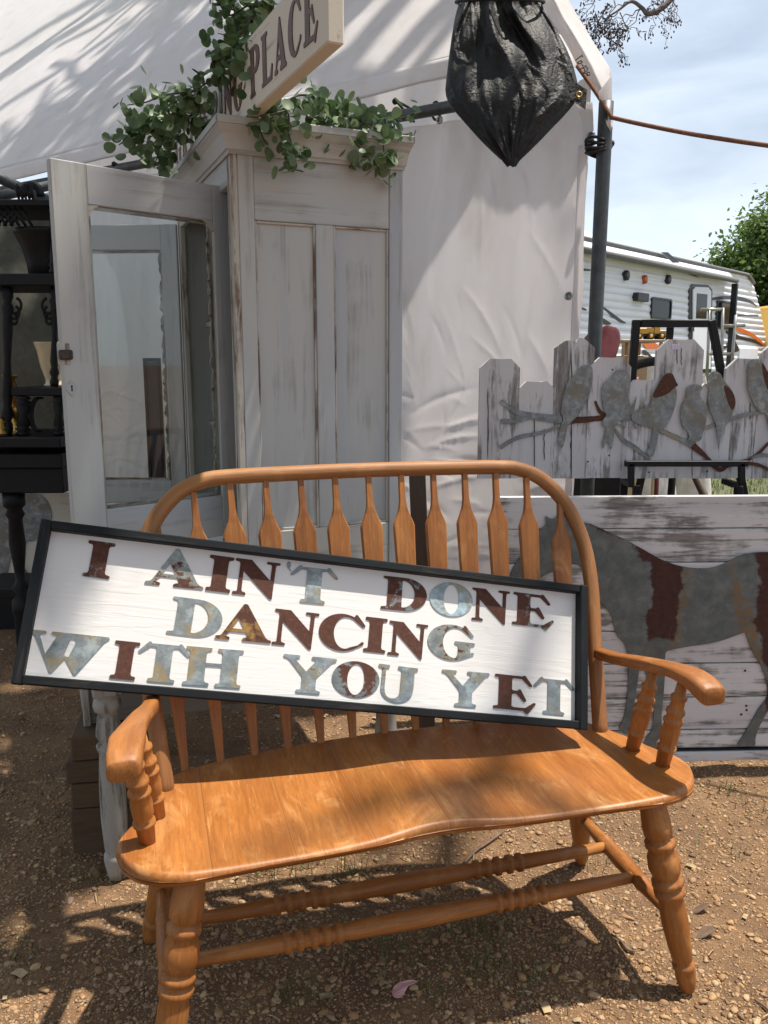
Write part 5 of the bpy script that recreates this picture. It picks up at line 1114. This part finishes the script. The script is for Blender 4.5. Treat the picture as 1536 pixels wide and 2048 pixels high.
# ================================================================== black etagere at the far left
ET = 3.42
et = thing('black_etagere', 'ornate black carved etagere at the left edge behind the open door', 'shelf unit', Matrix.Translation((-1.55, ET, 0)))
EO = Vector((-1.55, ET, 0))
def ep(x, y, dy=0.0): return atY(x, y, ET + dy) - EO
def eb(name, x0, x1_, y0, y1_, d0, d1, b=.004): a_ = ep(x0, y1_); c = ep(x1_, y0); m = MB(); m.box(a_.x, c.x, d0, d1, a_.z, c.z, b); return part(name, m, M_iron, et)
eb('table_slab', -60, 135, 872, 892, -.08, .40); eb('apron', -60, 128, 935, 985, -.02, .34); eb('moulding', -60, 132, 905, 934, -.05, .38)
eb('middle_shelf', 22, 125, 775, 792, .0, .34); eb('upper_shelf', -60, 118, 548, 572, -.02, .34); eb('top_shelf', -60, 112, 398, 412, .0, .34)
turn = [(0, .020), (.06, .024), (.10, .016), (.14, .026), (.20, .018), (.26, .022), (.5, .014), (.74, .022), (.80, .017), (.86, .026), (.90, .016), (.95, .024), (1, .020)]
def post(x, y0, y1_, dy, sc=1.0): m = MB(); m.lathe(ep(x, y0) + Vector((0, dy, 0)), ep(x, y1_) + Vector((0, dy, 0)), [(t_, r_ * sc) for t_, r_ in turn], 14); part('turned_post', m, M_iron, et)
post(10, 573, 871, .02, 1.0); post(103, 573, 774, .03, .75); post(42, 793, 871, .02, 1.25); post(112, 793, 871, .03, 1.0); post(100, 413, 547, .04, .8); post(-30, 413, 547, .04, .8)
a_ = ep(18, 986); m = MB(); m.lathe((a_.x, .04, a_.z), (a_.x, .04, 0), [(0, .045), (.08, .045), (.1, .03), (.13, .04), (.16, .028), (.3, .034), (.45, .022), (.52, .018), (.56, .036), (.60, .024), (.64, .040), (.70, .042), (.74, .034), (.9, .036), (1, .03)], 18); part('turned_leg', m, M_iron, et)
a_ = ep(118, 986); m = MB(); m.lathe((a_.x, .3, a_.z), (a_.x, .3, 0), [(0, .045), (.08, .045), (.1, .03), (.3, .034), (.52, .018), (.56, .036), (.64, .040), (.74, .034), (.9, .036), (1, .03)], 18); part('turned_leg', m, M_iron, et)
a_ = ep(-60, 1180); c = ep(60, 1200); m = MB(); m.box(a_.x, c.x + .2, .02, .3, c.z, a_.z, .004); part('lower_shelf', m, M_iron, et)
# pierced brackets
for cx, cy, sg in ((30, 610, 1), (88, 610, -1)):
    for k in range(3):
        m = MB(); m.tube(spline([ep(cx + sg * 14 * math.cos(t_) * (1 - k * .28) - sg * 6, cy + k * 14 + 16 * math.sin(t_) * (1 - k * .2)) + Vector((0, .02, 0)) for t_ in np.linspace(-1.2, 3.4, 8)], 4), .006, 6); part('scroll', m, M_iron, et)
for k in range(3):
    m = MB(); m.tube(spline([ep(76 - k * 3 + 17 * math.cos(t_), 830 + 34 * math.sin(t_)) + Vector((0, .03, 0)) for t_ in np.linspace(1.3 + k * .1, 5.0 - k * .1, 9)], 4), .005, 6); part('scroll', m, M_iron, et)
# pierced crest and gallery lattice
P = [ep(53 + 18 * math.cos(t_), 388 - 24 * math.sin(t_)) + Vector((0, .05, 0)) for t_ in np.linspace(0, PI, 14)]
m = MB(); m.tube(P, .016, 8); part('crest', m, M_iron, et)
for k in range(5):
    m = MB(); m.tube([ep(38 + k * 7, 398), ep(44 + k * 7 if k % 2 else 34 + k * 7, 368)], .005, 5); part('lattice_bar', m, M_iron, et)
    m = MB(); m.tube([ep(38 + k * 7, 398), ep(30 + k * 7, 372)], .005, 5); part('lattice_bar', m, M_iron, et)
for k in range(7):
    for s_ in (-1, 1): m = MB(); m.tube([ep(-40 + k * 13, 414) + Vector((0, .02, 0)), ep(-40 + k * 13 + s_ * 22, 450) + Vector((0, .02, 0))], .006, 5); part('lattice_bar', m, M_iron, et)
m = MB(); m.grid(60, 50, lambda u, v: (-2.75 + u * 1.35, 4.05 + .05 * math.sin(u * 9 + v * 7) + .05 * nz(u * 5 + v * 3, v * 4), .75 + v * 1.25)); tag(solid(part('grey_drape', m, plain('olive_cloth', (.095, .092, .072), .9, 0, .2, 30, .2)), .002), 'olive grey cloth hanging behind the black etagere', 'drape')
# things on it
def vessel(name, label, cat, c, prof, mat, n=28):
    m = MB(); m.tube([Vector((0, 0, z)) for z, r_ in prof], [r_ for z, r_ in prof], n, True); o = part(name, m, mat); o.location = c; return tag(o, label, cat)
c = ep(68, 548) + EO; c.y += .15; c.z = ep(0, 548).z + .001
vessel('black_planter', 'black flared metal planter on the upper shelf of the etagere', 'planter', c, [(0, .07), (.006, .078), (.05, .082), (.12, .10), (.17, .125), (.185, .13), (.187, .12), (.10, .09), (.02, .07)], M_iron)
c = ep(81, 775) + EO; c.y += .15; c.z = ep(0, 775).z + .001; vh = ep(0, 688).z - ep(0, 775).z + .01
vessel('cream_vase', 'tall cream flared vase on the middle shelf of the black etagere', 'vase', c, [(0, .040), (.006, .044), (.014, .036), (.03, .036), (vh * .45, .052), (vh * .8, .062), (vh * .97, .072), (vh, .074), (vh, .068), (vh * .9, .060), (vh * .3, .035)], M_cream)
c = ep(58, 775) + EO; c.y += .27; c.z = ep(0, 775).z + .001; vessel('brown_bottle', 'brown bottle standing behind the cream vase', 'bottle', c, [(0, .022), (.004, .025), (.08, .025), (.1, .012), (.13, .011), (.135, .013), (.14, .01)], M_card)
zt_ = ep(0, 872).z + .001
for k, (x, s_, kind, lb) in enumerate(((8, 1.0, 0, 'brass candlestick at the photo\'s left edge on the etagere slab'), (24, .8, 1, 'small brass goblet with wide rim on the etagere slab'), (-10, 1.3, 0, 'tall brass candlestick cut by the left photo edge'), (90, .45, 1, 'tiny brass cup under the middle shelf of the etagere'), (2, .6, 2, 'gilt lumpy figurine in front of the brass candlesticks'))):
    c = ep(x, 872) + EO; c.y += (.12, .06, .18, .2, .0)[k]; c.z = zt_
    pr = [[(0, .04), (.008, .042), (.014, .02), (.03, .01), (.05, .018), (.07, .01), (.11, .012), (.13, .022), (.15, .014), (.16, .024), (.165, .024)], [(0, .03), (.006, .03), (.012, .01), (.06, .008), (.075, .02), (.10, .036), (.125, .042), (.128, .038)], [(0, .045), (.02, .05), (.035, .035), (.05, .045), (.07, .03), (.085, .038), (.10, .02), (.115, .008)]][kind]
    vessel('brass_candlestick' if kind == 0 else 'brass_goblet' if kind == 1 else 'gilt_figurine', lb, 'ornament', c, [(z * s_ * 1.15, r_ * s_) for z, r_ in pr], M_gold)
# small animal cut-out board standing under it
ab = thing('animal_board', 'white board with rusty metal animal cut-out under the black etagere', 'sign', Matrix.Translation((-1.55, ET + .46, 0)))
AO = Vector((-1.55, ET + .46, 0))
def ap_(x, y): q = atY(x, y, ET + .46) - AO; return q.x, q.z
m = MB(); a_, b_ = ap_(-60, 1186); c, d = ap_(150, 985); m.box(a_, c, 0, .02, b_, d, .003, 0); part('board', m, M_signc, ab)
m = MB(); m.box(a_, c, -.004, .024, .0, b_ - .001, .003, 0); part('base', m, M_iron, ab)
m = MB(); m.prism([[ap_(*q) for q in sm2([(-60, 1000), (20, 985), (70, 985), (95, 1003), (103, 1032), (96, 1060), (70, 1080), (53, 1085), (50, 1110), (48, 1132), (58, 1150), (46, 1160), (34, 1148), (32, 1120), (28, 1102), (20, 1125), (10, 1160), (-10, 1160), (-20, 1120), (-60, 1110)], 3)]], .002, .005, lambda u, v, w_: (u, -w_, v)); part('metal_animal', m, M_bird, ab)
# black framed picture leaning behind the far door
pf_ = thing('black_picture_frame', 'tall narrow black picture frame seen through the door glass', 'picture frame', Matrix.Translation(Vector((atY(313, 960, 3.35).x, 3.35, 0))))
z0 = atY(313, 968, 3.35).z; z1 = atY(313, 716, 3.35).z
for q in ((-.032, -.020, 0, .02, z0, z1), (.024, .036, 0, .02, z0, z1), (-.0195, .0235, 0, .02, z1 - .014, z1), (-.0195, .0235, 0, .02, z0, z0 + .014)): m = MB(); m.box(*q, .002); part('frame_bar', m, M_iron, pf_)
m = MB(); m.box(-.019, .023, .008, .012, z0 + .0145, z1 - .0145, .001); part('picture', m, plain('dark_blue_print', (.02, .026, .05), .3), pf_)
m = MB(); m.box(-.02, .024, .021, .04, 0, z0 + .1, .002); part('stand', m, M_darkwood, pf_)

# ================================================================== trailer
RA = Vector((2.93, 12.93, 0)); RB = Vector((7.61, 18.1, 0)); RE = (RB - RA).normalized(); RN_ = Vector((RE.y, -RE.x, 0)); RM = frame(RA, RE, None, -RN_, Vector((0, 0, 1))); RMI = RM.inverted()
rv = thing('travel_trailer', 'white corrugated travel trailer with orange and black stripes parked behind', 'trailer', RM)
def rp_(x, y, off=0.0): q = RMI @ pl(x, y, RA + RN_ * off, RN_); return q.x, q.z
u1 = rp_(1498, 600)[0]; zt = rp_(1300, 500)[1]; zt = 3.12
# side wall: corrugated sheet
zs2 = []; z = .45
while z < zt - .05: zs2 += [(z, 0), (z + .03, -.004), (z + .05, 0), (z + .07, .013), (z + .09, .013)]; z += .115
zs2 += [(zt, 0)]
_nq = sorted([(z_, u_) for u_, z_ in (rp_(1490, 546), rp_(1503, 556), rp_(1513, 590), rp_(1521, 622), rp_(1529, 660), rp_(1535, 695), rp_(1535, 740), rp_(1528, 770))]); _nz = [q[0] for q in _nq]; _nu = [q[1] for q in _nq]
nose = lambda z: interp(z, _nz, _nu)
vs = []; fs = []
for (z, d) in zs2:
    for u in np.linspace(0, 1, 14): x = -4.0 + u * (nose(z) + 4.0); vs.append((x, d, z))
for j in range(len(zs2) - 1):
    for i in range(13): fs.append([j * 14 + i, j * 14 + i + 1, (j + 1) * 14 + i + 1, (j + 1) * 14 + i])
m = MB(); m.add(vs, fs, None, False); part('side_wall', m, M_rvw, rv)
loop = [(-4.0, .45)] + [(nose(z_) - .01, z_) for z_ in np.linspace(.45, zt, 14)] + [(-4.0, zt)]
m = MB(); m.prism([loop], .03, 2.4, lambda u, v, w_: (u, w_, v)); part('body', m, M_rvw, rv)
def rbox(name, x0, y0, x1_, y1_, d, mat, par=rv, b=.01, dd=0.0):
    a_ = rp_(x0, y1_); c = rp_(x1_, y0); m = MB(); m.box(min(a_[0], c[0]), max(a_[0], c[0]), -d, -dd + .02, min(a_[1], c[1]), max(a_[1], c[1]), b); return part(name, m, mat, par)
def rpoly(name, pts, d0, d1, mat, par=rv, n=3, sharp=False):
    P = [rp_(*q) for q in (pts if sharp else sm2(pts, n))]; m = MB(); m.prism([P], d0, d1, lambda u, v, w_: (u, -w_, v)); return part(name, m, mat, par)
m = MB(); m.tube([(-4.0, -.02, zt + .01), (nose(zt) - .05, -.02, zt + .01), (nose(zt - .14), -.02, zt - .14)], .035, 8); part('roof_trim', m, M_rvg, rv)
# awning: rolled tube, end arms
ar = [rp_(1203, 517, .18), rp_(1474, 549, .18)]
za_ = (ar[0][1] + ar[1][1]) / 2 - .02; m = MB(); m.tube([(-1.2, -.18, za_), (ar[1][0], -.18, za_)], .055, 12); aw = part('awning_roll', m, M_rvg, rv)
m = MB(); m.grid(10, 3, lambda u, v: (-1.2 + u * (ar[1][0] + 1.15), -.135 + .115 * v, za_ + .04 + v * (zt - za_ - .06))); solid(part('awning_cloth', m, M_rvw, aw), .01)
for x in (-.9, ar[1][0] - .05):
    m = MB(); m.box(x, x + .07, -.22, -.10, .95, za_ - .06, .01); part('awning_arm', m, M_rvb, rv)
rpoly('roof_strap', [(1306, 506), (1318, 506), (1342, 527), (1330, 527)], .14, .16, M_rvb, sharp=True)
# roof air conditioner
c = rp_(1232, 478); m = MB(); P = [(c[0] - .55, zt + .02), (c[0] + .62, zt + .02), (c[0] + .50, zt + .16), (c[0] + .22, zt + .28), (c[0] - .42, zt + .30), (c[0] - .52, zt + .22)]; m.prism([P], .55, 1.3, lambda u, v, w_: (u, w_, v)); part('air_conditioner', m, M_rvw, rv)
for x, y in ((1250, 551), (1334, 559)):
    c = rp_(x, y); m = MB(); m.tube([(c[0], .01, c[1]), (c[0], -.05, c[1]), (c[0], -.06, c[1])], [.085, .08, .05], 14); part('speaker', m, M_rvb, rv)
c = rp_(1288, 559); m = MB(); m.tube([(c[0], .01, c[1]), (c[0], -.04, c[1]), (c[0], -.05, c[1])], [.075, .07, .04], 12); part('amber_lamp', m, M_amber, rv)
rbox('porch_lamp', 1265, 588, 1288, 602, .10, M_rvb)
def rwin(x0, y0, x1_, y1_, par=rv):
    a_ = rp_(x0, y1_); c = rp_(x1_, y0); r = .06; x_0, z_0, x_1, z_1 = a_[0], a_[1], c[0], c[1]
    def rr(i): return arc(x_1 - r - i, z_1 - r - i, r, r, 0, 90, 5) + arc(x_0 + r + i, z_1 - r - i, r, r, 90, 180, 5) + arc(x_0 + r + i, z_0 + r + i, r, r, 180, 270, 5) + arc(x_1 - r - i, z_0 + r + i, r, r, 270, 360, 5)
    m = MB(); m.prism([rr(0), rr(.035)], -.02, .03, lambda u, v, w_: (u, -w_, v)); wf = part('window', m, M_rvb, par); m = MB(); m.prism([rr(.036)], -.015, .012, lambda u, v, w_: (u, -w_, v)); part('pane', m, M_rvgl, wf) if par is rv else part('pane', m, M_rvgl, par)
rwin(1300, 599, 1342, 637); rwin(1429, 605, 1466, 657)
rpoly('door_surround', [(1377, 745), (1377, 578), (1384, 568), (1414, 570), (1423, 580), (1421, 745)], .0, .018, M_rvb, sharp=True)
dr_ = rpoly('entry_door', [(1382, 738), (1382, 580), (1387, 574), (1412, 575), (1418, 583), (1417, 738)], .019, .045, M_rvw, sharp=True)
rpoly('door_window', [(1387, 637), (1389, 587), (1410, 589), (1408, 638)], .0455, .05, M_rvgl, dr_, sharp=True); rpoly('handle', [(1376.5, 663), (1376.5, 654), (1381.5, 654), (1381.5, 663)], .046, .07, M_rvb, dr_, sharp=True)
rbox('hatch', 1474, 697, 1514, 738, .03, M_rvw); 
# printed stripes
def stripe(pts, mat, k): rpoly('stripe', pts, .001 + k * .0006, .0055 + k * .0006, mat, n=3)
stripe([(1412, 600), (1430, 594), (1470, 592), (1500, 600), (1514, 614), (1500, 606), (1470, 598), (1432, 600)], M_rvb, 0)
stripe([(1201, 611), (1216, 620), (1240, 638), (1252, 646), (1240, 645), (1222, 632)], M_rvb, 1); stripe([(1196, 632), (1212, 640), (1222, 648), (1208, 648)], M_rvb, 2)
rpoly('stripe', [(1280, 681), (1306, 681), (1322, 698), (1292, 698)], .004, .008, M_orange, sharp=True); stripe([(1290, 700), (1306, 716), (1298, 716), (1284, 704)], M_rvb, 3)
stripe([(1470, 654), (1492, 660), (1512, 672), (1530, 690), (1522, 688), (1500, 672), (1474, 662)], M_orange, 4); stripe([(1452, 660), (1480, 672), (1510, 680), (1526, 692), (1500, 684), (1470, 678), (1478, 700), (1462, 704), (1452, 690), (1460, 680)], M_rvb, 5); stripe([(1424, 690), (1450, 692), (1460, 688), (1448, 698), (1424, 695)], M_rvb, 6); stripe([(1366, 542), (1384, 548), (1398, 555), (1380, 550)], M_rvb, 7)
stripe([(1150, 536), (1178, 538), (1178, 542), (1150, 541)], M_rvb, 8); stripe([(1162, 614), (1172, 619), (1170, 621), (1162, 618)], M_rvb, 9)
for x in (1.4, 2.3):
    m = MB(); m.tube([(x, -.0, .36), (x, .24, .36)], .36, 24); wl = part('wheel', m, M_tyre, rv); m = MB(); m.tube([(x, -.012, .36), (x, .0, .36)], .2, 18); part('rim', m, M_chrome, wl)
# yellow truck body at the right edge
yt = thing('yellow_machine', 'yellow machine body at the right photo edge beside the trailer', 'vehicle', Matrix.Translation((9.4, 18.6, 0)))
a_ = atY(1529, 603, 18.6); a_.x += .62; m = MB(); m.box(a_.x - 9.4, a_.x - 9.4 + 2.6, 0, 2.2, .9, a_.z, .05); part('body', m, M_yellow, yt)
m = MB(); m.box(a_.x - 9.4 - .06, a_.x - 9.4 + 2.65, -.06, -.002, a_.z - .55, a_.z - .42, .02); part('ledge', m, M_yellow, yt)
for x in (.5, 2.0): m = MB(); m.tube([(a_.x - 9.4 + x, -.1, .45), (a_.x - 9.4 + x, .3, .45)], .45, 18); part('wheel', m, M_tyre, yt)
# ================================================================== trees
def foliage_tree(name, label, base, hgt, blobs, nleaf, ls, seed):
    r = random.Random(seed); t_ = thing(name, label, 'tree', Matrix.Translation(base)); m = MB()
    m.tube(spline([(0, 0, -.1), (.05, 0, hgt * .2), (-.1, .1, hgt * .45), (.1, 0, hgt * .8)], 6), np.linspace(.30, .06, 19), 10); 
    for c, rad in blobs: m.tube(spline([(0, 0, hgt * .3), (c[0] * .5, c[1] * .5, (hgt * .3 + c[2]) / 2 + .2), c], 5), np.linspace(.12, .03, 11), 7)
    part('trunk', m, M_bark, t_)
    V = []; F = []; R_ = []; tot = sum(q[1] ** 2 for q in blobs)
    for c, rad in blobs:
        sub = [(Vector((r.gauss(0, 1), r.gauss(0, 1), r.gauss(0, .8))).normalized() * rad * r.uniform(.45, 1.0), rad * r.uniform(.14, .30)) for _ in range(34)]
        for _ in range(int(nleaf * rad ** 2 / tot)):
            s0, sr = r.choice(sub); p = Vector(c) + s0 + Vector((r.gauss(0, sr), r.gauss(0, sr), r.gauss(0, sr * .8)))
            a_ = Vector((r.gauss(0, 1), r.gauss(0, 1), r.gauss(0, .6))).normalized(); b_ = a_.cross(Vector((r.gauss(0, 1), r.gauss(0, 1), r.gauss(0, 1)))).normalized(); s_ = ls * r.uniform(.6, 1.4); o = len(V)
            V += [p - a_ * s_, p + b_ * s_ * .5, p + a_ * s_, p - b_ * s_ * .5]; F.append([o, o + 1, o + 2, o + 3]); R_ += [r.random()] * 4
    me = bpy.data.meshes.new('crown'); me.from_pydata([tuple(q) for q in V], [], F); a_ = me.attributes.new('rnd', 'FLOAT', 'POINT'); a_.data.foreach_set('value', R_); link('crown', me, M_tree, t_); return t_
foliage_tree('added_shade_tree', 'leafy tree added unseen behind the photographer to shade the left foreground', Vector((-3.2, -2.8, 0)), 6.5, [((1.6, 1.2, 6.3), 1.7), ((3.0, 2.5, 6.2), 1.25), ((.2, 2.2, 6.4), 1.6), ((1.7, 3.6, 6.4), 1.15), ((3.2, .4, 6.6), 1.5), ((-.8, .3, 6.0), 1.8), ((.8, -1.2, 6.6), 1.9), ((3.4, -1.6, 6.2), 1.6), ((-1.2, 3.0, 5.6), 1.4), ((3.25, 5.3, 6.2), .6), ((2.3, 5.0, 6.3), 1.0), ((3.0, 6.3, 6.2), .9), ((4.35, 5.75, 6.2), .5), ((4.7, 3.75, 6.2), .4), ((3.8, 4.5, 6.2), .45), ((4.12, 4.95, 6.2), .24), ((4.12, 4.95, 6.2), .24), ((4.12, 4.95, 6.2), .24), ((4.12, 4.95, 6.2), .24), ((4.12, 4.95, 6.2), .24), ((4.12, 4.95, 6.2), .24),  ((2.4, 7.3, 7.6), .8), ((3.8, 7.7, 7.8), .7), ((1.2, 7.8, 7.6), .8), ((3.2, 8.8, 8.2), .8)], 24000, .085, 17)  # tree added out of view; crown clumps placed to block sun and sky light
foliage_tree('green_tree', 'leafy green tree rising behind the trailer', Vector((14.3, 32, -1.0)), 7, [((-.3, 0, 6.4), 1.5), ((1.6, .4, 6.6), 1.9), ((.6, -.5, 4.9), 1.6), ((-1.3, .2, 4.4), 1.1), ((2.6, .3, 4.8), 1.8), ((.6, .2, 3.2), 1.6), ((-2.3, .3, 4.2), .55), ((3.6, 0, 6.2), 1.6), ((2.4, 0, 3.0), 1.6), ((-1.2, .1, 5.6), 1.2), ((-1.9, 0, 3.6), 1.1), ((.4, .5, 7.3), 1.2), ((2.0, .3, 7.6), 1.3)], 46000, .105, 3)
foliage_tree('green_tree', 'lower leafy green tree to the right behind the trailer nose', Vector((20.5, 34, 0)), 6, [((0, 0, 5.2), 1.9), ((1.4, .4, 3.9), 1.8), ((-1.4, -.5, 3.6), 1.7)], 6000, .15, 9)
# bare tree standing right of the photo, its boughs over the tent
bt = thing('bare_tree', 'bare tree with small seed balls whose bough hangs in above the rope', 'tree', Matrix.Translation((4.6, 6.6, 0)))
BO = Vector((4.6, 6.6, 0)); r = random.Random(21)
tm = MB(); budp = []
def shade_at(p, z=.45):
    q = p + BO; g = q - SUN * ((q.z - z) / SUN.z); return g
def clear(p):
    """keep the limbs off the line between the sun and the bench, and out of the strip of sky in view"""
    g = shade_at(p); q = p + BO - CC
    if -.75 < g.x < 1.9 and .7 < g.y < 2.7: return False
    zf = q.dot(CF)
    if zf > .1 and abs(q.dot(CR)) / zf * FPX < 830 and abs(q.dot(CU)) / zf * FPX < 1080 and q.x > .2 * q.y: return False
    return True
def grow(p, d, l, rad, lev, maxlev, mbx, free=False):
    n = 5; P = [p]; q = d.normalized()
    for i in range(n):
        q = (q + Vector((r.gauss(0, .15), r.gauss(0, .15), r.gauss(0, .12)))).normalized(); P.append(P[-1] + q * l / n)
    if lev > 0 and not free and not all(clear(p_) for p_ in P[1:]): return
    mbx.tube(P, np.linspace(rad, rad * .66, n + 1), 8 if rad > .03 else 5, True)
    if lev >= maxlev: return
    for k in range(3 if lev < 2 else 4):
        i = r.randrange(2, n + 1); e = (q * r.uniform(.6, 1.0) + Vector((r.gauss(0, .6), r.gauss(0, .6), r.gauss(0, .40)))).normalized()
        grow(P[i], e, l * r.uniform(.62, .85), rad * .62, lev + 1, maxlev, mbx, free)
tm.tube(spline([(0, 0, -.1), (-.05, .05, 1.5), (.0, .1, 3.2), (-.15, 0, 4.6), (-.1, -.1, 6.5), (-.3, -.3, 8.6)], 6), np.linspace(.36, .10, 31), 14)
for z_, d, l, rad in ((6.6, Vector((-1, -.42, .22)), 3.2, .17), (7.2, Vector((-1, -.22, .2)), 3.2, .18), (6.9, Vector((-1, .0, .2)), 3.2, .17), (7.0, Vector((-1, .18, .18)), 3.2, .16), (7.6, Vector((-1, -.55, .15)), 3.2, .15), (8.0, Vector((-1, -.3, .1)), 3.4, .15), (6.0, Vector((.6, .4, .7)), 2.4, .12)):
    grow(Vector((-.2, -.1, z_)), d, l, rad, 0, 3, tm)
# one high bough towards the bench: soft patches on seat and sign
hb = [Vector((-.3, -.3, 8.4)), Vector((-.7, -2.0, 9.0)), Vector((-1.3, -3.6, 9.3)), Vector((-1.45, -4.4, 9.4))]
tm.tube(spline(hb, 6), np.linspace(.09, .045, 19), 8)
for q_, d, l_ in ((hb[3], Vector((-.25, -.8, 0)), .36), (hb[3], Vector((.6, -.6, .1)), .36), (hb[3], Vector((-.7, -.45, 0)), .34), (hb[2], Vector((-.5, -.9, -.1)), .5)): grow(q_, d, l_, .04, 2, 3, tm, True)
part('trunk', tm, M_bark, bt)
# the visible hanging bough
vm = MB(); Yv = 6.2
def bp(x, y, d): return dep(x, y, d) - BO
vm.tube(spline([(-.12, 0, 4.4), bp(1420, -90, 6.3), bp(1345, -5, 6.3), bp(1322, 18, 6.3), bp(1296, 28, 6.3), bp(1284, 16, 6.3), bp(1262, 3, 6.3), bp(1235, 22, 6.3), bp(1215, 34, 6.3)], 5), np.linspace(.030, .006, 41), 7)
budp = []
def tw_(x0, y0, x1, y1, k):
    n = 6; P = []; 
    for i in range(n + 1):
        f_ = i / n; P.append(bp(x0 + (x1 - x0) * f_ + r.gauss(0, 3) * (i > 0), y0 + (y1 - y0) * f_ + r.gauss(0, 3) * (i > 0) + 6 * f_ * f_, 6.3 + r.gauss(0, .03)))
    vm.tube(spline(P, 2), np.linspace(.005 if k == 0 else .0026, .0016, 2 * n + 1), 5)
    budp.append(P[-1]); 
    if k < 2:
        for _ in range(4 if k == 0 else 2):
            f_ = r.uniform(.3, 1.0); xx = x0 + (x1 - x0) * f_; yy = y0 + (y1 - y0) * f_ + 6 * f_ * f_; a_ = math.atan2(y1 - y0, x1 - x0) + r.gauss(0, .75); l_ = r.uniform(14, 34) / (1 + k * .5)
            tw_(xx, yy, xx + l_ * math.cos(a_), yy + l_ * math.sin(a_) + 4, k + 1)
for q in ((1284, 18, 1250, 58), (1250, 58, 1236, 88), (1284, 18, 1222, 40), (1222, 38, 1185, 60), (1260, 4, 1215, 12), (1236, 22, 1200, 45), (1228, 0, 1212, 60), (1345, -5, 1350, 6), (1215, 34, 1180, 40), (1240, 25, 1262, 70), (1320, 18, 1318, 26), (1300, -8, 1308, 6), (1205, -6, 1165, 18)): tw_(*q, 0)
part('hanging_bough', vm, M_bark, bt)
bm_ = MB()
for p in budp:
    for _ in range(2):
        c = p + Vector((r.gauss(0, .014), r.gauss(0, .014), r.gauss(-.008, .012))); bm_.tube([c + Vector((0, 0, -.008)), c, c + Vector((0, 0, .008))], [.003, .0065, .003], 6)
sb = part('seed_balls', bm_, M_bud, bt); sb['kind'] = 'stuff'
